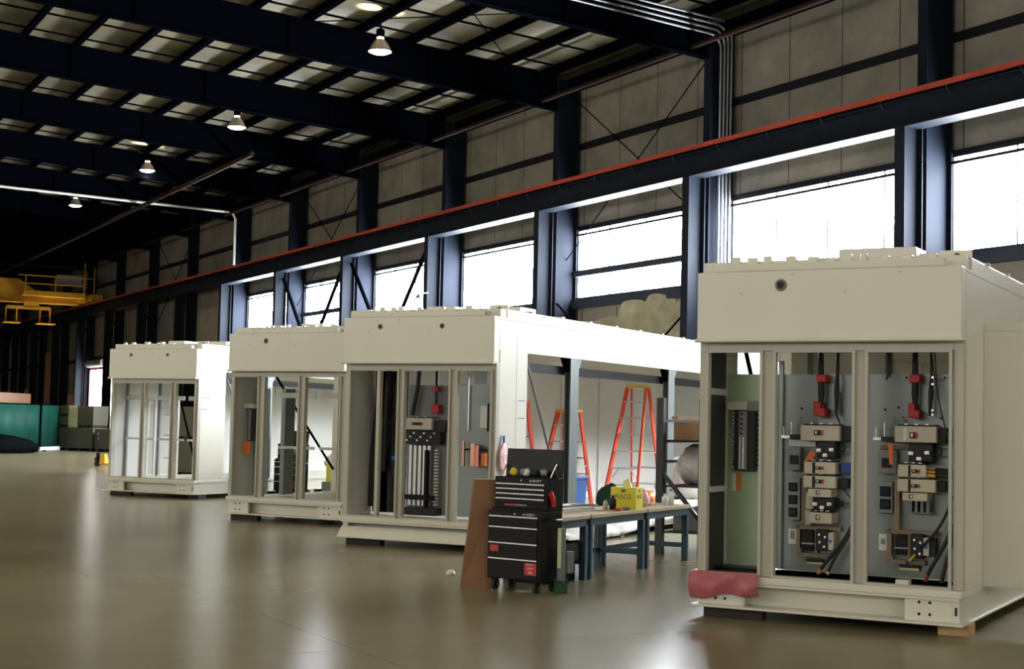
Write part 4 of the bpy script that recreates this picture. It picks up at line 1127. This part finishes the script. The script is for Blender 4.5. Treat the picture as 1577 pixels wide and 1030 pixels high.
# ================================================================== tool chests
def tool_chest(label, loc, rz, full=True):
    t = thing('tool_chest', label, 'tool chest', loc, rz, 'black rolling tool chests')
    t.scale = (1.04, .83, 1)
    w = .64
    bevel(B().box(0, w, 0, .46, .125, .82).obj('lower_cabinet', 'black', t), .006)
    bevel(B().box(.0, w + .005, .12, .46, .84, 1.165).obj('upper_chest', 'black', t), .006)
    B().box(.0, w, .06, .46, .82, .84).obj('chest_tray', 'black', t)
    for z, h in ((.755, .10), (.645, .15), (.485, .155), (.325, .19)):
        d_ = bevel(B().box(.03, w - .03, -.012, .0, z - h, z + .004).obj('drawer', 'black', t), .003)
        B().box(.025, w - .025, -.026, -.010, z, z + .013).obj('drawer_pull', 'chrome', d_, label='bright aluminium pull')
    for z in (1.085, 1.035, .985, .935):
        d_ = bevel(B().box(.03, w - .025, .108, .12, z - .042, z + .003).obj('drawer', 'black', t), .003)
        B().box(.025, w - .02, .094, .11, z, z + .013).obj('drawer_pull', 'chrome', d_, label='bright aluminium pull')
    ld = B().hexa([(.0, .34, 1.165), (w + .05, .34, 1.165), (w + .05, .36, 1.165), (.0, .36, 1.165)], [(.0, .37, 1.45), (w + .05, .37, 1.45), (w + .05, .41, 1.45), (.0, .41, 1.45)])
    bevel(ld.obj('lid', 'black', t, label='black lid standing open'), .004)
    for x in (.015, w - .015): B().bar((x, .22, 1.165), (x, .35, 1.30), .012, .012).obj('lid_stay', 'chrome', t)
    for z in (.79, 1.13): B().cyl((.33, -.008 if z < 1 else .112, z), (.33, .125, z), .009, 10).obj('lock', 'chrome', t)
    for x, y, c_ in ((.07, .06, 1), (.07, .40, 1), (w - .07, .06, 0), (w - .07, .40, 0)):
        k_ = B().cyl((x - .016, y, .062), (x + .016, y, .062), .06, 18).obj('caster', 'rubber', t)
        B().box(x - .028, x - .018, y - .03, y + .03, .05, .125).box(x + .018, x + .028, y - .03, y + .03, .05, .125).box(x - .03, x + .03, y - .035, y + .035, .115, .125).obj('caster_fork', 'black', k_)
        B().cyl((x - .03, y, .062), (x + .03, y, .062), .014, 8).obj('axle', 'grey_plastic', k_)
    B().tube([(w, .1, .74), (w + .05, .1, .74), (w + .05, .36, .74), (w, .36, .74)], .012, 8).obj('push_handle', 'black', t)
    if full:
        text_mesh('HUSKY', .036, 'lettering', 'chrome', t, (.515, -.003, .79), (PI / 2, 0, 0), shear=.25)
        text_mesh('HUSKY', .036, 'lettering', 'chrome', t, (.515, .117, 1.13), (PI / 2, 0, 0), shear=.25)
        B().box(.43, .447, -.002, 0, .782, .797).box(.43, .447, .118, .12, 1.122, 1.137).obj('emblem', 'chrome', t)
        B().box(.04, .14, -.014, -.012, .40, .465).obj('sticker', 'red_decal', t, label='small dark red sticker')
        s_ = B().box(.465, .61, -.0145, -.012, .185, .305).obj('sticker', 'red_decal', t, label='larger red sticker with pale shapes')
        B().box(.485, .565, -.0155, -.0145, .285, .298).box(.50, .57, -.0155, -.0145, .245, .262).box(.51, .56, -.0155, -.0145, .20, .225).obj('sticker_print', 'salmon', s_)
        B().box(.13, .26, .115, .12, .868, .886).box(.26, .40, .115, .12, .868, .886, 1).obj('decal', ['red_decal', 'grey_plastic'], t)
        B().tube([(w + .02, .15, 1.02), (w + .03, .2, .95), (w + .025, .22, .88)], .03, 8).obj('red_grip', 'red', t)
    else:
        B().box(.465, .60, -.0145, -.012, .185, .30).obj('sticker', 'red_decal', t)
    return t


CH = (*ulocal(1, 4.366, -3.741), 0.0)
CA = math.radians(-37.0 - 28.3 + 0.0)
chest = tool_chest('black rolling tool chest with open lid, in front of the workbenches', CH, CA)


def on_chest(x, y, z):
    x *= 1.04; y *= .83
    return (CH[0] + x * math.cos(CA) - y * math.sin(CA), CH[1] + x * math.sin(CA) + y * math.cos(CA), z)


for k, (x, y, l, mt, lb, sd_) in enumerate(((.17, .22, .09, 'wire_yellow', 'yellow gloves in the open top of the tool chest', 2), (.28, .25, .08, 'grey_plastic', 'grey tool in the open top of the tool chest', 3), (.42, .24, .10, 'rubber', 'dark blue-black pouch in the open top of the tool chest', 4), (.52, .26, .09, 'galv', 'pale steel tool at the right of the open chest top', 5), (.35, .2, .06, 'label', 'white roll in the open top of the tool chest', 6))):
    o = B().blob((0, 0, .035), l * .45, .04, .04, .25, seed=sd_).obj('hand_tool', mt, None, on_chest(x, y, 1.172), CA)
    tag(o, lb, 'tool', 'tools lying in the open chest')
# boards at the chest's right side
o = bevel(B().box(0, .05, 0, .08, 0, .52).box(.003, .047, -.002, 0, .12, .52, 1).obj('board_bundle', ['galv', 'cream'], None, on_chest(.70, .26, .14), CA), .003)
tag(o, 'bundle of pale strips standing beside the right side of the tool chest', 'boards')
o = bevel(B().box(-.01, .08, 0, .11, 0, .14).obj('green_tray', 'green', None, on_chest(.69, .24, 0), CA), .004); tag(o, 'small dark green tray under the pale strips', 'tray')
bevel(B().box(.70, .76, .40, .52, .20, .42).obj('side_pouch', 'grey_plastic', chest), .006)
o = bevel(B().box(-.30, .30, -.36, .36, 0, .40).box(-.31, .31, -.37, .37, .34, .36).obj('storage_case', 'black', None, (*ulocal(1, 4.44, -2.57), .255), uray(1)), .01)
o.location.z = 0.0; o.scale = (.8, .8, .5)
tag(o, 'black storage case on the floor under the short workbench', 'case')
# flattened carton leaning on the chest's left side
cb_ = B()
c0, c1 = Vector(on_chest(-.27, -.10, 0)), Vector(on_chest(.0, .10, 0))
up_ = Vector(on_chest(-.21, .06, 1.12)); up2 = Vector(on_chest(.0 - .012, .30, 1.12))
tk0 = Vector((math.cos(CA), math.sin(CA), 0)) * -.03 + Vector((-math.sin(CA), math.cos(CA), 0)) * .03; tk1 = tk0 * 4
cb_.hexa([c0, c1, c1 + tk0, c0 + tk0], [up_, up2, up2 + tk1, up_ + tk1])
tag(cb_.obj('flattened_carton', 'card'), 'tall brown flattened carton leaning on the left of the tool chest', 'cardboard')
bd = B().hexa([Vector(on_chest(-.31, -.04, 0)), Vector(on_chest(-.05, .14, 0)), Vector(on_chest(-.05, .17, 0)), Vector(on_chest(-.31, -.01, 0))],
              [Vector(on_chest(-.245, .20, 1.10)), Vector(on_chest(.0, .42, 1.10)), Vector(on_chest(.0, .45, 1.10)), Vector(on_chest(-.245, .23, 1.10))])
tag(bd.obj('carton_shade_slab', 'dark_wood'), 'dark slab added behind the brown carton as the shaded strip on its left', 'board')  # added dark slab standing for the shade on the carton's left face
X, Y = 7.50, 15.25
o = B().lathe([(.0, 0), (.05, 0), (.055, .03), (.03, .06), (0, .06)], seg=12).obj('tape_roll', 'label', None, (X, Y, 0), 0); tag(o, 'white roll on the floor left of the brown carton', 'roll')

# ---- things seen through the farther enclosures
chest2 = tool_chest('black tool chest with open lid seen through the third enclosure', (11.30, 31.95, 0), math.radians(-63), False)
bk = thing('bucket', 'yellow carton with white film on top, seen through the third enclosure', 'carton', (12.55, 31.2, 0), math.radians(-56))
bevel(B().box(-.3, .3, -.25, .25, .0, .35).obj('grey_base', 'grey_plastic', bk), .01); bevel(B().box(-.22, .28, -.2, .2, .35, .75).obj('carton', 'rag_yellow', bk), .01); B().blob((-.1, 0, .8), .25, .2, .16, .25, seed=41).obj('film', 'film', bk)


# ================================================================== far left stores
def wbox(x0, y0, x1, y1, th, za, zb, name, mt, label, cat, group=None):
    a, c_ = Vector((x0, y0, 0)), Vector((x1, y1, 0))
    d_ = (c_ - a).normalized(); nrm = Vector((-d_.y, d_.x, 0)) * th
    o = B().hexa([a + Vector((0, 0, za)), c_ + Vector((0, 0, za)), c_ + nrm + Vector((0, 0, za)), a + nrm + Vector((0, 0, za))],
                 [a + Vector((0, 0, zb)), c_ + Vector((0, 0, zb)), c_ + nrm + Vector((0, 0, zb)), a + nrm + Vector((0, 0, zb))]).obj(name, mt)
    return tag(bevel(o, .01), label, cat, group)


def welding_screen(x0, y0, x1, y1, label):
    t = thing('welding_screen', label, 'screen', (x0, y0, 0), math.atan2(y1 - y0, x1 - x0), 'teal screens')
    l = math.hypot(x1 - x0, y1 - y0)
    n = int(l * 6); vs, fs = [], []
    for k in range(n + 1):
        x = .04 + (l - .08) * k / n; yy = .02 * math.sin(k * 1.3)
        vs += [(x, yy, .22), (x, yy, 2.1)]
    for k in range(n): fs.append((2 * k, 2 * k + 2, 2 * k + 3, 2 * k + 1))
    c_ = B().add(vs, fs, 0, True).obj('curtain', 'teal', t); sd = c_.modifiers.new('thick', 'SOLIDIFY'); sd.thickness = .01
    B().box(0, .05, -.03, .03, 0, 2.14).box(l - .05, l, -.03, .03, 0, 2.14).box(0, l, -.03, .03, 2.10, 2.15).box(-.0, .05, -.3, .3, 0, .05).box(l - .05, l, -.3, .3, 0, .05).obj('frame', 'steel', t)
    return t


welding_screen(10.0, 66.9, 13.75, 70.6, 'wide teal welding screen at the left edge of the photo')
welding_screen(13.8, 70.7, 15.15, 73.3, 'narrow teal welding screen left of the olive crates')
o = tag(B().blob((0, 0, .3), 2.0, .7, .45, .15, seed=50).obj('black_mound', 'dark_mound', None, (11.5, 66.6, 0), math.radians(40)), 'low black mound in front of the wide teal screen', 'dark_mound')  # low blob in flat matt black
wbox(13.75, 70.25, 15.1, 72.6, .1, .02, .20, 'white_beam', 'label', 'white beam on the floor under the narrow teal screen', 'beam')
wbox(11.6, 73.0, 14.6, 77.5, .15, .0, 2.68, 'peach_partition', 'peach', 'peach board partition showing above the wide teal screen', 'partition')


def crate(x0, y0, x1, y1, za, zb, label):
    l = math.hypot(x1 - x0, y1 - y0); a = math.atan2(y1 - y0, x1 - x0)
    t = thing('storage_crate', label, 'crate', (x0, y0, za), a, 'olive grey crates')
    bevel(B().box(0, l, 0, 1.0, .12, zb - za).obj('body', 'olive', t), .01)
    bk_ = B()
    for k in range(4):
        xx = .02 + (l - .2) * k / 3
        bk_.box(xx, xx + .16, 0, 1.0, 0, .12)
    bk_.obj('skid_blocks', 'dark_wood', t)
    return t


ax, ay, bx_, by_ = 15.0, 73.6, 16.35, 71.55


def pt(f): return ax + (bx_ - ax) * f, ay + (by_ - ay) * f


crate(*pt(0), *pt(1), 0, 1.08, 'long olive crate on the floor, bottom of the stack')
crate(*pt(0), *pt(.355), 1.09, 1.60, 'small olive crate, left in the middle of the stack')
crate(*pt(0), *pt(.355), 1.61, 2.12, 'small olive crate, top left of the stack')
crate(*pt(.60), *pt(1), 1.09, 2.12, 'tall olive crate, right on top of the stack')
wbox(*pt(.36), *pt(.595), .6, 1.61, 2.12, 'cream_carton', 'cream', 'upper cream carton between the olive crates', 'carton', 'cream cartons')
wbox(*pt(.36), *pt(.592), .6, 1.09, 1.60, 'cream_carton', 'cream', 'lower cream carton between the olive crates', 'carton', 'cream cartons')
crate(16.4, 71.3, 17.3, 69.6, 0, 1.05, 'low olive crate behind the pallet jack')

# pallet jack
t = thing('pallet_jack', 'yellow pallet jack with a black handle, left of the farthest enclosure', 'pallet jack', (11.8, 50.75, 0), math.radians(-28))
for s in (-1, 1):
    B().hexa([(.25, s * .2 - .08, .05), (1.35, s * .2 - .08, .05), (1.35, s * .2 + .08, .05), (.25, s * .2 + .08, .05)], [(.25, s * .2 - .08, .12), (1.3, s * .2 - .08, .09), (1.3, s * .2 + .08, .09), (.25, s * .2 + .08, .12)]).obj('fork', 'yellow', t)
    B().cyl((1.2, s * .2 - .05, .04), (1.2, s * .2 + .05, .04), .04, 10).obj('roller', 'rubber', t)
B().hexa([(.12, -.27, .08), (.3, -.27, .08), (.3, .27, .08), (.12, .27, .08)], [(.14, -.15, .42), (.26, -.15, .42), (.26, .15, .42), (.14, .15, .42)]).obj('body', 'yellow', t)
B().cyl((0, 0, .1), (0, 0, .45), .06, 12).box(-.08, .08, -.1, .1, .18, .3).obj('pump', 'black', t)
for s in (-1, 1): B().cyl((0, s * .05, .09), (0, s * .11, .09), .09, 16).obj('steer_wheel', 'rubber', t)
B().tube([(0, 0, .4), (-.03, 0, .9)], .022, 8).obj('handle_bar', 'black', t)
B().tube([(-.03, 0, .88), (-.03, -.09, .93), (-.03, -.1, 1.04), (-.03, -.05, 1.09), (-.03, .05, 1.09), (-.03, .1, 1.04), (-.03, .09, .93), (-.03, 0, .88)], .02, 8).obj('handle_loop', 'black', t)

# lit stores seen through the farthest enclosure
crate(11.4, 43.6, 12.9, 42.0, 0, 1.0, 'olive crate seen through the right bay of the farthest enclosure, lower')
crate(11.4, 43.6, 12.9, 42.0, 1.02, 2.0, 'olive crate seen through the right bay of the farthest enclosure, upper')
